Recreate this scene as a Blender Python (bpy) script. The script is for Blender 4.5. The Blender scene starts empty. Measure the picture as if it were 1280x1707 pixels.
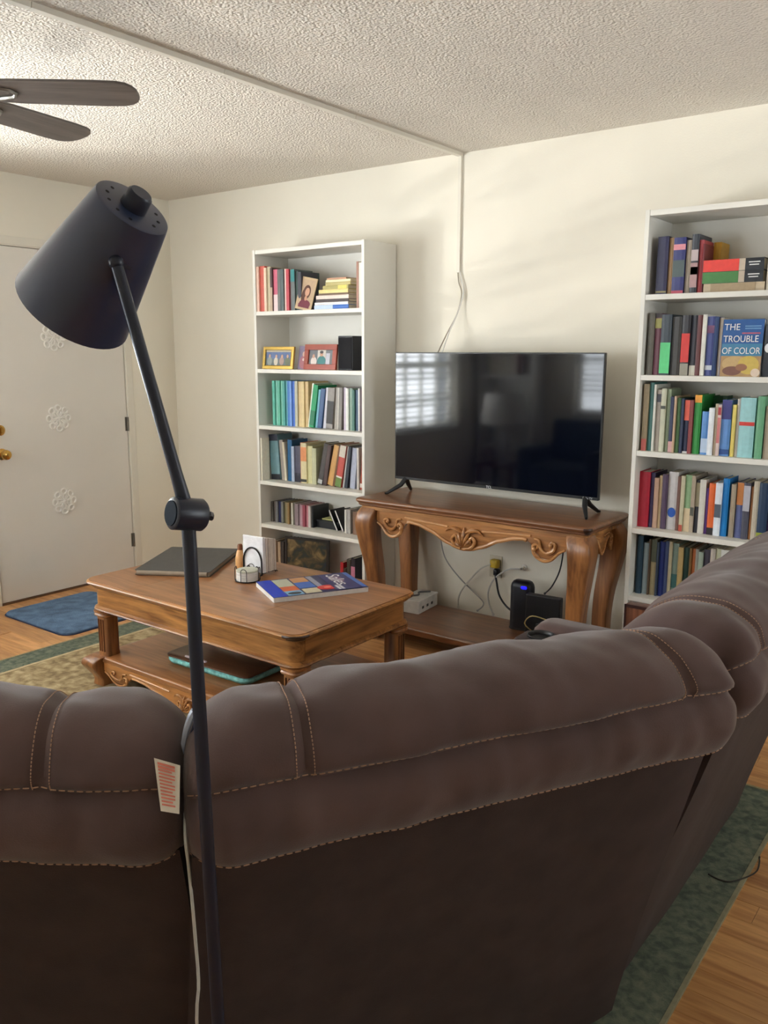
import bpy, math, random
from mathutils import Vector, Matrix, noise
sc = bpy.context.scene
C = sc.collection
random.seed(7)
PI = math.pi
# ------------------------------------------------------------------ camera
cam = bpy.data.objects.new('camera', bpy.data.cameras.new('camera')); C.objects.link(cam)
_r = Vector((0.79662766, 0.60446594, 0.00230431)); _u = Vector((-0.11333166, 0.14561349, 0.9828289)); _f = Vector((-0.59375105, 0.78320983, -0.18450487))
M4 = Matrix((( _r.x, _u.x, -_f.x, 3.6086), (_r.y, _u.y, -_f.y, -3.8004), (_r.z, _u.z, -_f.z, 1.4622), (0, 0, 0, 1)))
cam.matrix_world = M4
cam.data.sensor_fit = 'HORIZONTAL'; cam.data.sensor_width = 36.0; cam.data.lens = 1413.5188 / 1280 * 36
cam.data.clip_start = 0.05
sc.camera = cam
sc.view_settings.view_transform = 'Standard'; sc.view_settings.look = 'None'
sc.view_settings.gamma = 1.0; sc.view_settings.use_curve_mapping = False
sc.view_settings.exposure = 0.08
# ------------------------------------------------------------------ world (overcast bright day outside the windows)
w = bpy.data.worlds.new('world'); sc.world = w; w.use_nodes = True
bg = w.node_tree.nodes['Background']; bg.inputs[0].default_value = (0.80, 0.90, 1.0, 1); bg.inputs[1].default_value = 6.0
# ------------------------------------------------------------------ lights: daylight through the windows
def area(name, loc, target, sx, sy, watts, col):
    l = bpy.data.lights.new(name, 'AREA'); l.shape = 'RECTANGLE'; l.size = sx; l.size_y = sy; l.energy = watts; l.color = col
    o = bpy.data.objects.new(name, l); C.objects.link(o); o.location = loc
    o.rotation_euler = (Vector(target) - Vector(loc)).to_track_quat('-Z', 'Y').to_euler()
    return o
area('daylight_window_left', (-1.32, -3.01, 1.45), (0.0, -3.01, 1.45), 2.1, 1.5, 290, (0.93, 0.97, 1.0))
area('daylight_window_front', (0.55, -4.95, 1.45), (0.55, 0, 1.40), 1.5, 1.3, 62, (0.93, 0.97, 1.0))
area('daylight_window_right', (5.35, -1.05, 1.45), (0.0, -1.05, 1.3), 1.4, 1.3, 30, (0.93, 0.97, 1.0))
area('sunlit_ground', (-4.2, -5.0, 0.0), (0.6, -0.6, 1.9), 0.5, 0.035, 290, (1.0, 0.965, 0.90))

# ------------------------------------------------------------------ materials
def lin(c):
    o = []
    for v in c[:3]:
        v = v / 255.0
        o.append(v / 12.92 if v <= 0.04045 else ((v + 0.055) / 1.055) ** 2.4)
    return (o[0], o[1], o[2], 1.0)
_m = {}
def mat(name, rgb, rough=0.6, metal=0.0, var=0.08, scale=30, bump=0.0, bscale=None, spec=0.5, sheen=0.0, emit=None, coat=0.0):
    if name in _m: return _m[name]
    m = bpy.data.materials.new(name); m.use_nodes = True; nt = m.node_tree; b = nt.nodes['Principled BSDF']
    c = lin(rgb)
    tc = nt.nodes.new('ShaderNodeTexCoord')
    nz = nt.nodes.new('ShaderNodeTexNoise'); nz.inputs['Scale'].default_value = scale; nz.inputs['Detail'].default_value = 3
    nt.links.new(tc.outputs['Object'], nz.inputs['Vector'])
    rp = nt.nodes.new('ShaderNodeValToRGB')
    rp.color_ramp.elements[0].position = 0.3; rp.color_ramp.elements[1].position = 0.7
    rp.color_ramp.elements[0].color = tuple(max(0, v * (1 - var)) for v in c[:3]) + (1,)
    rp.color_ramp.elements[1].color = tuple(min(1, v * (1 + var)) for v in c[:3]) + (1,)
    nt.links.new(nz.outputs['Fac'], rp.inputs[0]); nt.links.new(rp.outputs[0], b.inputs['Base Color'])
    b.inputs['Roughness'].default_value = rough; b.inputs['Metallic'].default_value = metal
    b.inputs['Specular IOR Level'].default_value = spec
    if sheen: b.inputs['Sheen Weight'].default_value = sheen; b.inputs['Sheen Roughness'].default_value = 0.5
    if coat: b.inputs['Coat Weight'].default_value = coat; b.inputs['Coat Roughness'].default_value = 0.1
    if emit: b.inputs['Emission Color'].default_value = lin(emit[0]); b.inputs['Emission Strength'].default_value = emit[1]
    if bump:
        n2 = nt.nodes.new('ShaderNodeTexNoise'); n2.inputs['Scale'].default_value = bscale or scale * 4; n2.inputs['Detail'].default_value = 4
        nt.links.new(tc.outputs['Object'], n2.inputs['Vector'])
        bp = nt.nodes.new('ShaderNodeBump'); bp.inputs['Strength'].default_value = bump; bp.inputs['Distance'].default_value = 0.01
        nt.links.new(n2.outputs['Fac'], bp.inputs['Height']); nt.links.new(bp.outputs[0], b.inputs['Normal'])
    _m[name] = m
    return m
def flat(rgb, rough=0.55):
    return mat('paint_%d_%d_%d_%d' % (rgb[0], rgb[1], rgb[2], int(rough * 100)), rgb, rough, var=0.06, scale=60)
def wood(name, dark, light, axis='X', rough=0.32, scale=1.0, rnd=0.0, coat=0.25, bump=.08):
    if name in _m: return _m[name]
    m = bpy.data.materials.new(name); m.use_nodes = True; nt = m.node_tree; b = nt.nodes['Principled BSDF']
    tc = nt.nodes.new('ShaderNodeTexCoord'); mp = nt.nodes.new('ShaderNodeMapping')
    s = {'X': (1.2, 14, 14), 'Y': (14, 1.2, 14), 'Z': (14, 14, 1.2)}[axis]
    mp.inputs['Scale'].default_value = tuple(v * scale for v in s)
    nt.links.new(tc.outputs['Object'], mp.inputs[0])
    oi = nt.nodes.new('ShaderNodeObjectInfo')
    if rnd:
        ad = nt.nodes.new('ShaderNodeVectorMath'); ad.operation = 'ADD'
        sc_ = nt.nodes.new('ShaderNodeVectorMath'); sc_.operation = 'SCALE'; sc_.inputs[3].default_value = 20
        cb = nt.nodes.new('ShaderNodeCombineXYZ')
        for i in range(3): nt.links.new(oi.outputs['Random'], cb.inputs[i])
        nt.links.new(cb.outputs[0], sc_.inputs[0]); nt.links.new(mp.outputs[0], ad.inputs[0]); nt.links.new(sc_.outputs[0], ad.inputs[1])
        vec = ad.outputs[0]
    else: vec = mp.outputs[0]
    n1 = nt.nodes.new('ShaderNodeTexNoise'); n1.inputs['Scale'].default_value = 1.6; n1.inputs['Detail'].default_value = 6; n1.inputs['Distortion'].default_value = 1.2
    n2 = nt.nodes.new('ShaderNodeTexNoise'); n2.inputs['Scale'].default_value = 9; n2.inputs['Detail'].default_value = 4
    nt.links.new(vec, n1.inputs['Vector']); nt.links.new(vec, n2.inputs['Vector'])
    mx = nt.nodes.new('ShaderNodeMath'); mx.operation = 'MULTIPLY_ADD'; mx.inputs[1].default_value = 0.35
    nt.links.new(n2.outputs['Fac'], mx.inputs[0]); nt.links.new(n1.outputs['Fac'], mx.inputs[2])
    rp = nt.nodes.new('ShaderNodeValToRGB'); rp.color_ramp.elements[0].position = 0.45; rp.color_ramp.elements[1].position = 0.85
    rp.color_ramp.elements[0].color = lin(dark); rp.color_ramp.elements[1].color = lin(light)
    nt.links.new(mx.outputs[0], rp.inputs[0])
    out = rp.outputs[0]
    if rnd:
        hs = nt.nodes.new('ShaderNodeHueSaturation')
        mr = nt.nodes.new('ShaderNodeMapRange'); mr.inputs[3].default_value = 1 - rnd; mr.inputs[4].default_value = 1 + rnd
        nt.links.new(oi.outputs['Random'], mr.inputs[0]); nt.links.new(mr.outputs[0], hs.inputs['Value']); nt.links.new(out, hs.inputs['Color'])
        out = hs.outputs[0]
    nt.links.new(out, b.inputs['Base Color'])
    b.inputs['Roughness'].default_value = rough
    if coat: b.inputs['Coat Weight'].default_value = coat; b.inputs['Coat Roughness'].default_value = 0.25
    bp = nt.nodes.new('ShaderNodeBump'); bp.inputs['Strength'].default_value = bump; bp.inputs['Distance'].default_value = 0.003
    nt.links.new(n2.outputs['Fac'], bp.inputs['Height']); nt.links.new(bp.outputs[0], b.inputs['Normal'])
    _m[name] = m
    return m
def glassmat():
    if 'pane_glass' in _m: return _m['pane_glass']
    m = bpy.data.materials.new('pane_glass'); m.use_nodes = True; nt = m.node_tree; nt.nodes.clear()
    o = nt.nodes.new('ShaderNodeOutputMaterial'); t = nt.nodes.new('ShaderNodeBsdfTransparent'); g = nt.nodes.new('ShaderNodeBsdfGlossy'); x = nt.nodes.new('ShaderNodeMixShader')
    g.inputs['Roughness'].default_value = 0.02; x.inputs[0].default_value = 0.06
    nt.links.new(t.outputs[0], x.inputs[1]); nt.links.new(g.outputs[0], x.inputs[2]); nt.links.new(x.outputs[0], o.inputs[0])
    _m['pane_glass'] = m
    return m
def popcorn():
    m = bpy.data.materials.new('popcorn_ceiling'); m.use_nodes = True; nt = m.node_tree; b = nt.nodes['Principled BSDF']
    b.inputs['Base Color'].default_value = lin((226, 218, 206)); b.inputs['Roughness'].default_value = 0.95; b.inputs['Specular IOR Level'].default_value = 0.1
    tc = nt.nodes.new('ShaderNodeTexCoord')
    v = nt.nodes.new('ShaderNodeTexVoronoi'); v.inputs['Scale'].default_value = 115; v.feature = 'SMOOTH_F1'
    n = nt.nodes.new('ShaderNodeTexNoise'); n.inputs['Scale'].default_value = 95; n.inputs['Detail'].default_value = 4
    nt.links.new(tc.outputs['Object'], v.inputs['Vector']); nt.links.new(tc.outputs['Object'], n.inputs['Vector'])
    a = nt.nodes.new('ShaderNodeMath'); a.operation = 'SUBTRACT'
    nt.links.new(n.outputs['Fac'], a.inputs[0]); nt.links.new(v.outputs['Distance'], a.inputs[1])
    bp = nt.nodes.new('ShaderNodeBump'); bp.inputs['Strength'].default_value = 0.75; bp.inputs['Distance'].default_value = 0.008
    nt.links.new(a.outputs[0], bp.inputs['Height']); nt.links.new(bp.outputs[0], b.inputs['Normal'])
    return m
WALL = mat('cream_wall_paint', (236, 230, 215), 0.85, var=0.02, scale=2, bump=0.08, bscale=140, spec=0.2)
DOORM = mat('door_paint', (226, 221, 212), 0.6, var=0.02, scale=3, bump=0.05, bscale=60, spec=0.3)
WHITE = mat('white_laminate', (236, 233, 224), 0.45, var=0.02, scale=5)
TRIM = mat('trim_white', (228, 222, 208), 0.55, var=0.02, scale=5)
OAK = wood('table_oak', (112, 68, 32), (196, 138, 78), 'X')
OAKY = wood('table_oak_cross', (108, 66, 32), (188, 130, 74), 'Y')
OAKZ = wood('table_oak_upright', (112, 70, 40), (172, 114, 66), 'Z')
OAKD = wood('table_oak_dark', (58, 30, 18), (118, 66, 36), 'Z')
OAKTOP = wood('table_top_oak', (128, 82, 48), (176, 120, 74), 'X', rough=0.28, coat=0.35, bump=.03)
OAKDK = wood('oak_dark_reflection', (98, 60, 36), (146, 96, 60), 'X', rough=0.28, coat=0.35, bump=.03)  # console oak darkened to paint in a dark reflection on upward faces
BOARD = wood('floor_laminate', (174, 118, 68), (222, 168, 110), 'X', rough=0.38, rnd=0.12, coat=0.1, bump=.04)
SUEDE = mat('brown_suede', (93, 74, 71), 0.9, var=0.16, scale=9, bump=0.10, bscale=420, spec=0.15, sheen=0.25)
SUEDE_SHADED = mat('brown_suede_shaded', (68, 55, 53), 0.95, var=0.14, scale=14, bump=0.10, bscale=420, spec=0.1, sheen=0.08)  # same suede, darkened so the shade on the sofa back sits in the colour
THREAD = mat('tan_thread', (178, 142, 118), 0.8)
BLACK = mat('black_plastic', (22, 24, 28), 0.4)
NAVYMETAL = mat('dark_navy_enamel', (20, 29, 50), 0.34, spec=0.5, var=0.03)
IRON = mat('black_iron', (30, 27, 26), 0.45, metal=0.3)
BRASS = mat('polished_brass', (212, 168, 92), 0.22, metal=1.0)
PAPER = mat('page_paper', (226, 218, 198), 0.85)
WHITEP = mat('white_plastic', (232, 230, 224), 0.4)

# ------------------------------------------------------------------ mesh helpers
def rrect(wd, dp, r, n=5):
    r = max(0.0005, min(r, wd / 2 - 1e-4, dp / 2 - 1e-4)); P = []
    for cx, cy, a0 in ((wd/2 - r, dp/2 - r, 0), (-wd/2 + r, dp/2 - r, PI/2), (-wd/2 + r, -dp/2 + r, PI), (wd/2 - r, -dp/2 + r, 1.5*PI)):
        for i in range(n + 1):
            a = a0 + PI / 2 * i / n
            P.append((cx + r * math.cos(a), cy + r * math.sin(a)))
    return P
def catmull(P, n):
    P = [Vector(q) for q in P]; L = len(P) - 1; out = []
    for i in range(n):
        t = i / (n - 1) * L; k = min(int(t), L - 1); f = t - k
        a = P[max(k - 1, 0)]; b = P[k]; c = P[k + 1]; d = P[min(k + 2, L)]
        out.append(0.5 * ((2 * b) + (c - a) * f + (2*a - 5*b + 4*c - d) * f*f + (3*b - a - 3*c + d) * f**3))
    return out
class MB:
    def __init__(s): s.v = []; s.f = []; s.mi = []
    def add(s, vs, fs, mi=0):
        b = len(s.v); s.v += [tuple(q) for q in vs]; s.f += [tuple(b + i for i in q) for q in fs]; s.mi += [mi] * len(fs); return s
    def box(s, x0, x1, y0, y1, z0, z1, mi=0, M=None):
        vs = [(x, y, z) for z in (z0, z1) for y in (y0, y1) for x in (x0, x1)]
        if M is not None: vs = [M @ Vector(q) for q in vs]
        return s.add(vs, [(0,2,3,1),(4,5,7,6),(0,1,5,4),(2,6,7,3),(0,4,6,2),(1,3,7,5)], mi)
    def loft(s, rings, cap=True, closed=True, mi=0):
        n = len(rings[0]); vs = [q for R in rings for q in R]; fs = []
        for i in range(len(rings) - 1):
            for j in range(n if closed else n - 1):
                k = (j + 1) % n; fs.append((i*n + j, i*n + k, (i+1)*n + k, (i+1)*n + j))
        if cap: fs.append(tuple(reversed(range(n)))); fs.append(tuple(range((len(rings)-1)*n, len(rings)*n)))
        return s.add(vs, fs, mi)
    def rloft(s, wd, dp, r, prof, cx=0, cy=0, n=5, mi=0):
        # stack of rounded rectangles: prof = [(inset, z)]
        return s.loft([[(cx + x, cy + y, z) for x, y in rrect(wd - 2*o, dp - 2*o, max(r - o, 0.0006), n)] for o, z in prof], mi=mi)
    def rbox(s, wd, dp, z0, z1, r=0.01, e=0.004, cx=0, cy=0, mi=0):
        return s.rloft(wd, dp, r, [(e, z0), (e*.3, z0 + e*.3), (0, z0 + e), (0, z1 - e), (e*.3, z1 - e*.3), (e, z1)], cx, cy, mi=mi)
    def tube(s, P, r, n=8, mi=0, cap=True):
        P = [Vector(q) for q in P]; rr = r if isinstance(r, (list, tuple)) else [r] * len(P); rings = []
        t = (P[1] - P[0]).normalized(); up = Vector((0, 0, 1)) if abs(t.z) < .9 else Vector((1, 0, 0))
        x = t.cross(up).normalized()
        for i, q in enumerate(P):
            t = (P[min(i+1, len(P)-1)] - P[max(i-1, 0)])
            t = t.normalized() if t.length > 1e-9 else Vector((0, 0, 1))
            x = (x - t * x.dot(t)).normalized(); y = t.cross(x)
            rings.append([q + (x * math.cos(2*PI*k/n) + y * math.sin(2*PI*k/n)) * rr[i] for k in range(n)])
        return s.loft(rings, cap=cap, mi=mi)
    def lathe(s, prof, n=24, cx=0, cy=0, mi=0, M=None):
        rings = [[Vector((cx + r * math.cos(2*PI*k/n), cy + r * math.sin(2*PI*k/n), z)) for k in range(n)] for r, z in prof]
        if M is not None: rings = [[M @ q for q in R] for R in rings]
        return s.loft(rings, mi=mi)
    def ball(s, c, rx, ry, rz, n=10, m=7, M=None, mi=0):
        rings = []
        for i in range(m + 1):
            a = PI * (0.02 + 0.96 * i / m) - PI/2
            R = [Vector((rx*math.cos(a)*math.cos(2*PI*k/n), ry*math.cos(a)*math.sin(2*PI*k/n), rz*math.sin(a))) for k in range(n)]
            if M is not None: R = [M @ q for q in R]
            rings.append([q + Vector(c) for q in R])
        return s.loft(rings, mi=mi)
    def prism(s, poly, y0, y1, mi=0):
        # polygon in XZ extruded along Y
        n = len(poly); vs = [(x, y0, z) for x, z in poly] + [(x, y1, z) for x, z in poly]
        fs = [tuple(range(n)), tuple(reversed(range(n, 2*n)))] + [(i, n + i, n + (i+1) % n, (i+1) % n) for i in range(n)]
        return s.add(vs, fs, mi)
    def build(s, name, m, parent=None, smooth=False, bevel=0):
        me = bpy.data.meshes.new(name); me.from_pydata(s.v, [], s.f)
        for q in (m if isinstance(m, (list, tuple)) else [m]): me.materials.append(q)
        if isinstance(m, (list, tuple)): me.polygons.foreach_set('material_index', s.mi)
        me.update()
        import bmesh
        b = bmesh.new(); b.from_mesh(me); bmesh.ops.recalc_face_normals(b, faces=b.faces); b.to_mesh(me); b.free()
        if smooth:
            me.polygons.foreach_set('use_smooth', [True] * len(me.polygons))
            try: me.set_sharp_from_angle(angle=math.radians(42))
            except Exception: pass
        o = bpy.data.objects.new(name, me); C.objects.link(o)
        if parent: o.parent = parent
        if bevel:
            md = o.modifiers.new('bevel', 'BEVEL'); md.width = bevel; md.segments = 3; md.limit_method = 'ANGLE'
        return o
def tag(o, label, cat, group=None):
    o['label'] = label; o['category'] = cat
    if group: o['group'] = group
    return o
def thing(name, label, cat, loc=(0, 0, 0), rot=(0, 0, 0), group=None):
    o = bpy.data.objects.new(name, None); C.objects.link(o); o.empty_display_size = 0.05
    o.location = loc; o.rotation_euler = rot
    return tag(o, label, cat, group)
def struct(o):
    o['kind'] = 'structure'; return o
def text(s, size, m, parent, name, loc, rot, depth=0.0004, align='LEFT', sx=1.0):
    cu = bpy.data.curves.new('lettering', 'FONT'); cu.body = s; cu.size = size; cu.extrude = depth; cu.align_x = align
    tmp = bpy.data.objects.new('lettering_curve', cu); C.objects.link(tmp)
    dg = bpy.context.evaluated_depsgraph_get(); me = bpy.data.meshes.new_from_object(tmp.evaluated_get(dg))
    bpy.data.objects.remove(tmp); bpy.data.curves.remove(cu)
    me.materials.clear(); me.materials.append(m)
    o = bpy.data.objects.new(name, me); C.objects.link(o); o.parent = parent; o.location = loc; o.rotation_euler = rot; o.scale = (sx, 1, 1)
    return o
def print_sheet(name, parent, shapes, y=0.0, step=0.00025):
    # flat print facing -Y in local XZ: shapes = (kind, cx, cz, rx, rz, rgb)
    mb = MB(); mats = []; k = 0
    for kind, cx, cz, rx, rz, rgb in shapes:
        mm = flat(rgb, 0.4)
        if mm not in mats: mats.append(mm)
        i = mats.index(mm); yy = y - step * k; k += 1
        if kind == 'r': P = [(cx - rx, cz - rz), (cx + rx, cz - rz), (cx + rx, cz + rz), (cx - rx, cz + rz)]
        else: P = [(cx + rx * math.cos(2*PI*j/18), cz + rz * math.sin(2*PI*j/18)) for j in range(18)]
        mb.prism(P, yy, yy + 0.0002, i)
    return mb.build(name, mats, parent)
# ------------------------------------------------------------------ room shell
X0, X1, Y0, Y1, H = -1.055, 5.2, -4.65, 0.0, 2.44
def wall(name, axis, c0, c1, a0, a1, holes):
    # axis 'x': wall spans y in [a0,a1] with x in [c0,c1]; holes = (a0,a1,z0,z1)
    A = sorted({a0, a1} | {h[0] for h in holes} | {h[1] for h in holes}); Z = sorted({0, H} | {h[2] for h in holes} | {h[3] for h in holes})
    mb = MB()
    for i in range(len(A) - 1):
        for j in range(len(Z) - 1):
            am = (A[i] + A[i+1]) / 2; zm = (Z[j] + Z[j+1]) / 2
            if any(h[0] < am < h[1] and h[2] < zm < h[3] for h in holes): continue
            if axis == 'x': mb.box(c0, c1, A[i], A[i+1], Z[j], Z[j+1])
            else: mb.box(A[i], A[i+1], c0, c1, Z[j], Z[j+1])
    return struct(mb.build(name, WALL))
WIN1 = (-4.07, -1.95, 0.72, 2.08); DOOR = (-1.345, -0.400, 0.0, 2.055)
WIN2 = (-0.05, 1.25, 0.86, 2.05); WIN3 = (-1.75, -.35, 0.85, 2.08)
wall('wall_back', 'y', 0.0, 0.12, X0 - .12, X1 + .12, [])
wall('wall_left', 'x', X0 - .12, X0, Y0 - .12, 0.0, [WIN1, DOOR])
wall('wall_front', 'y', Y0 - .12, Y0, X0, X1, [WIN2])
wall('wall_right', 'x', X1, X1 + .12, Y0 - .12, 0.0, [WIN3])
ceil = struct(MB().box(X0 - .12, X1 + .12, Y0 - .12, .12, H, H + .1).build('ceiling', popcorn()))
floor = struct(MB().box(X0 - .12, X1 + .12, Y0 - .12, .12, -.08, -.011).build('floor', mat('floor_underlay', (90, 62, 38), 0.9)))
# laminate boards, laid along the TV wall, staggered
LEN, WID = 1.25, 0.0835
def board_mesh(L):
    mb = MB(); e = 0.0012
    mb.loft([[(x, y, z) for x, y in ((o, o), (L - o, o), (L - o, WID - o), (o, WID - o))] for o, z in ((0.0004, -.011), (0.0004, -e), (e, 0))])
    o = mb.build('board', BOARD); me = o.data; bpy.data.objects.remove(o); return me
_bm = {}
row = 0; y = Y0
while y < Y1 - 1e-6:
    x = X0 - random.random() * LEN * 0.9
    while x < X1:
        a = max(x, X0); b = min(x + LEN, X1)
        L = round(b - a, 2)
        if L > 0.04:
            if L not in _bm: _bm[L] = board_mesh(L)
            o = bpy.data.objects.new('board', _bm[L]); C.objects.link(o); o.parent = floor; o.location = (a, y, 0)
        x += LEN
    y += WID; row += 1
# baseboards
for nm, bb in (('baseboard_back', (X0, X1, -.012, 0.0)), ('baseboard_right', (X1 - .012, X1, Y0, -.012)), ('baseboard_front', (X0, X1 - .012, Y0, Y0 + .012))):
    struct(MB().box(bb[0], bb[1], bb[2], bb[3], 0, .07).build(nm, TRIM, bevel=.003))
struct(MB().box(X0, X0 + .012, DOOR[1] + .045, -.012, 0, .07).box(X0, X0 + .012, Y0 + .012, DOOR[0] - .045, 0, .07).build('baseboard_left', TRIM, bevel=.003))
# ------------------------------------------------------------------ door in the left wall
door = bpy.data.objects.new('door_1', None); C.objects.link(door); door['kind'] = 'structure'; door.location = (X0, -.4075, 0)
# local: x into the room, y negative along the door
MB().box(-.045, -.006, -.930, 0, .012, 2.045).build('door_slab', DOORM, door, bevel=.002)
MB().box(-.12, -.05, -.9375, .0075, -.01, 2.055).build('door_backing', TRIM, door)
MB().box(-.10, .004, -.9375, .0075, -.01, .010).build('threshold', mat('bronze_threshold', (92, 66, 44), .5), door)
fr = MB()
for a, b, c, d in ((-.9375, -.935, 0, 2.055), (.004, .0075, 0, 2.055), (-.9375, .0075, 2.048, 2.055)): fr.box(-.10, .001, a, b, c, d)
fr.build('door_stop', TRIM, door)
cs = MB()
cs.box(0, .006, .0075, .055, 0, 2.10).box(0, .006, -.985, -.9375, 0, 2.10).box(0, .006, -.9375, .0075, 2.055, 2.10)
cs.build('door_casing', TRIM, door, bevel=.002)
for hz in (0.234, 1.004, 1.80):
    hg = MB(); hg.tube([(.001, .001, hz - .045), (.001, .001, hz + .045)], .006, 8); hg.box(-.006, -.004, -.016, .002, hz - .045, hz + .045)
    hg.build('hinge', mat('grey_steel_hinge', (120, 114, 104), .45, metal=.6), door, True)
kn = MB(); MX = Matrix.Rotation(PI/2, 4, 'Y')
MK = Matrix.Translation((-.006, -.862, .885)) @ MX
kn.lathe([(.033, 0), (.033, .004), (.026, .010), (.012, .014), (.011, .030), (.024, .036), (.030, .048), (.027, .060), (.014, .067), (.002, .068)], 20, M=MK)
kn.build('door_knob', BRASS, door, True)
kn = MB(); kn.lathe([(.030, 0), (.030, .006), (.022, .012), (.02, .014), (.001, .014)], 20, M=Matrix.Translation((-.006, -.862, 1.022)) @ MX); kn.box(.006, .022, -.868, -.856, 1.005, 1.039)
kn.build('deadbolt', BRASS, door, True)
for rz in (0.562, 1.070, 1.550):
    ro = MB()
    def P2(r, a): return Vector((-.0035, -.487 + r * math.cos(a), rz + r * math.sin(a)))
    for k in range(8):
        a0 = 2*PI*k/8
        loop = [P2(.062 + .016 * math.cos(t), a0 + .30 * math.sin(t)) for t in [2*PI*i/14 for i in range(15)]]
        ro.tube(loop, .0062, 6)
        ro.tube([P2(.012, a0), P2(.03, a0 + .15), P2(.046, a0)], .0055, 6); ro.tube([P2(.02, a0 + .39), P2(.046, a0 + .39)], .005, 6)
        ro.ball(P2(.05, a0 + .39), .004, .009, .009, 8, 5)
    ro.tube([P2(.044, 2*PI*i/28) for i in range(29)], .005, 6); ro.ball(P2(0, 0), .009, .014, .014, 10, 6)
    ro.build('rosette', mat('rosette_paint', (240, 236, 228), .5, var=.02), door, True)
# ------------------------------------------------------------------ windows with blinds
SLAT = mat('blind_slat_white', (238, 236, 230), .5, var=.01)
_nt = SLAT.node_tree; _o = [n for n in _nt.nodes if n.type == 'OUTPUT_MATERIAL'][0]; _t = _nt.nodes.new('ShaderNodeBsdfTranslucent'); _t.inputs[0].default_value = (.8, .82, .82, 1)
_x = _nt.nodes.new('ShaderNodeMixShader'); _x.inputs[0].default_value = .4
_nt.links.new(_nt.nodes['Principled BSDF'].outputs[0], _x.inputs[1]); _nt.links.new(_t.outputs[0], _x.inputs[2]); _nt.links.new(_x.outputs[0], _o.inputs[0])
def window(name, axis, c_in, sgn, h, ncol, tilt):
    # built in local coords: x along the wall, y towards the room, z up
    win = bpy.data.objects.new(name, None); C.objects.link(win); win['kind'] = 'structure'
    wd = h[1] - h[0]; a, z0, z1 = (h[0] + h[1]) / 2, h[2], h[3]
    if axis == 'x': win.location = (c_in, a, 0); win.rotation_euler = (0, 0, -PI/2 if sgn > 0 else PI/2)
    else: win.location = (a, c_in, 0); win.rotation_euler = (0, 0, 0)
    f = MB()
    for x0, x1, zz0, zz1 in ((-wd/2, -wd/2 + .05, z0, z1), (wd/2 - .05, wd/2, z0, z1), (-wd/2 + .05, wd/2 - .05, z0, z0 + .05), (-wd/2 + .05, wd/2 - .05, z1 - .05, z1)):
        f.box(x0, x1, -.11, -.07, zz0, zz1)
    f.build('window_frame', TRIM, win)
    rail = z0 + (z1 - z0) * 0.46
    MB().box(-wd/2 + .05, wd/2 - .05, -.105, -.075, rail - .02, rail + .02).build('meeting_rail', TRIM, win)
    for i in range(1, ncol):
        x = -wd/2 + wd * i / ncol
        MB().box(x - .018, x + .018, -.103, -.077, z0 + .05, z1 - .05).build('mullion', TRIM, win)
    for i in range(ncol):
        x = -wd/2 + wd * i / ncol; x2 = x + wd / ncol
        MB().box(x + .018, x2 - .018, -.091, -.089, z0 + .05, z1 - .05).build('pane', glassmat(), win)
    MB().box(-wd/2 - .03, wd/2 + .03, -.07, .03, z0 - .025, z0).build('window_sill', TRIM, win, bevel=.004)
    MB().box(-wd/2 + .01, wd/2 - .01, -.06, -.005, z1 - .05, z1 - .005).build('blind_headrail', SLAT, win)
    z = z0 + .03
    sm = None
    while z < z1 - .06:
        if sm is None:
            o = MB().box(-wd/2 + .012, wd/2 - .012, -.024, .024, -.0012, .0012).build('slat', SLAT, win); sm = o.data
        else: o = bpy.data.objects.new('slat', sm); C.objects.link(o); o.parent = win
        o.location = (0, -.035, z); o.rotation_euler = (tilt + math.radians(34) * noise.noise(Vector((z*9.3, wd*7, 1.7))), 0, 0); z += .052
    for x in (-wd * .36, 0, wd * .36):
        MB().tube([(x, -.008, z0 + .02), (x, -.008, z1 - .05)], .0012, 5).build('ladder_cord', SLAT, win)
    return win
window('window_1', 'x', X0, 1, WIN1, 8, math.radians(36))
window('window_2', 'y', Y0, 1, WIN2, 4, math.radians(20))
window('window_3', 'x', X1, -1, WIN3, 5, math.radians(20))
# ------------------------------------------------------------------ cable raceway over the ceiling and down the wall
rc = thing('cable_raceway', 'long white cable raceway running across the popcorn ceiling and down the wall', 'raceway', (1.205, 0, H))
ys = [-4.3, -3.05, -2.31, -1.58, -0.85, -.001]
for i in range(len(ys) - 1):
    MB().loft([[(-.016, y, 0.001), (-.013, y, -.016), (.013, y, -.016), (.016, y, 0.001)] for y in (ys[i] + .0015, ys[i+1] - .0015)]).build('ceiling_channel', TRIM, rc)
MB().loft([[(x, y, z) for x, y in ((-.012, 0), (-.009, -.012), (.009, -.012), (.012, 0))] for z in (-.001, -.575)]).build('wall_channel', TRIM, rc)
for k, dx in ((0, -.004), (1, .006)):
    pts = catmull([(dx, -.006, -.56), (.012 + dx*2, -.010, -.62), (.030 + dx, -.014, -.68), (.012, -.03, -.78), (-.012 + dx, -.08, -.88), (-.018 + dx*3, -.16, -1.0)], 26)
    MB().tube(pts, .0032, 6).build('cable', WHITEP if k else mat('grey_cable', (170, 160, 142), .5), rc, True)
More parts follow.
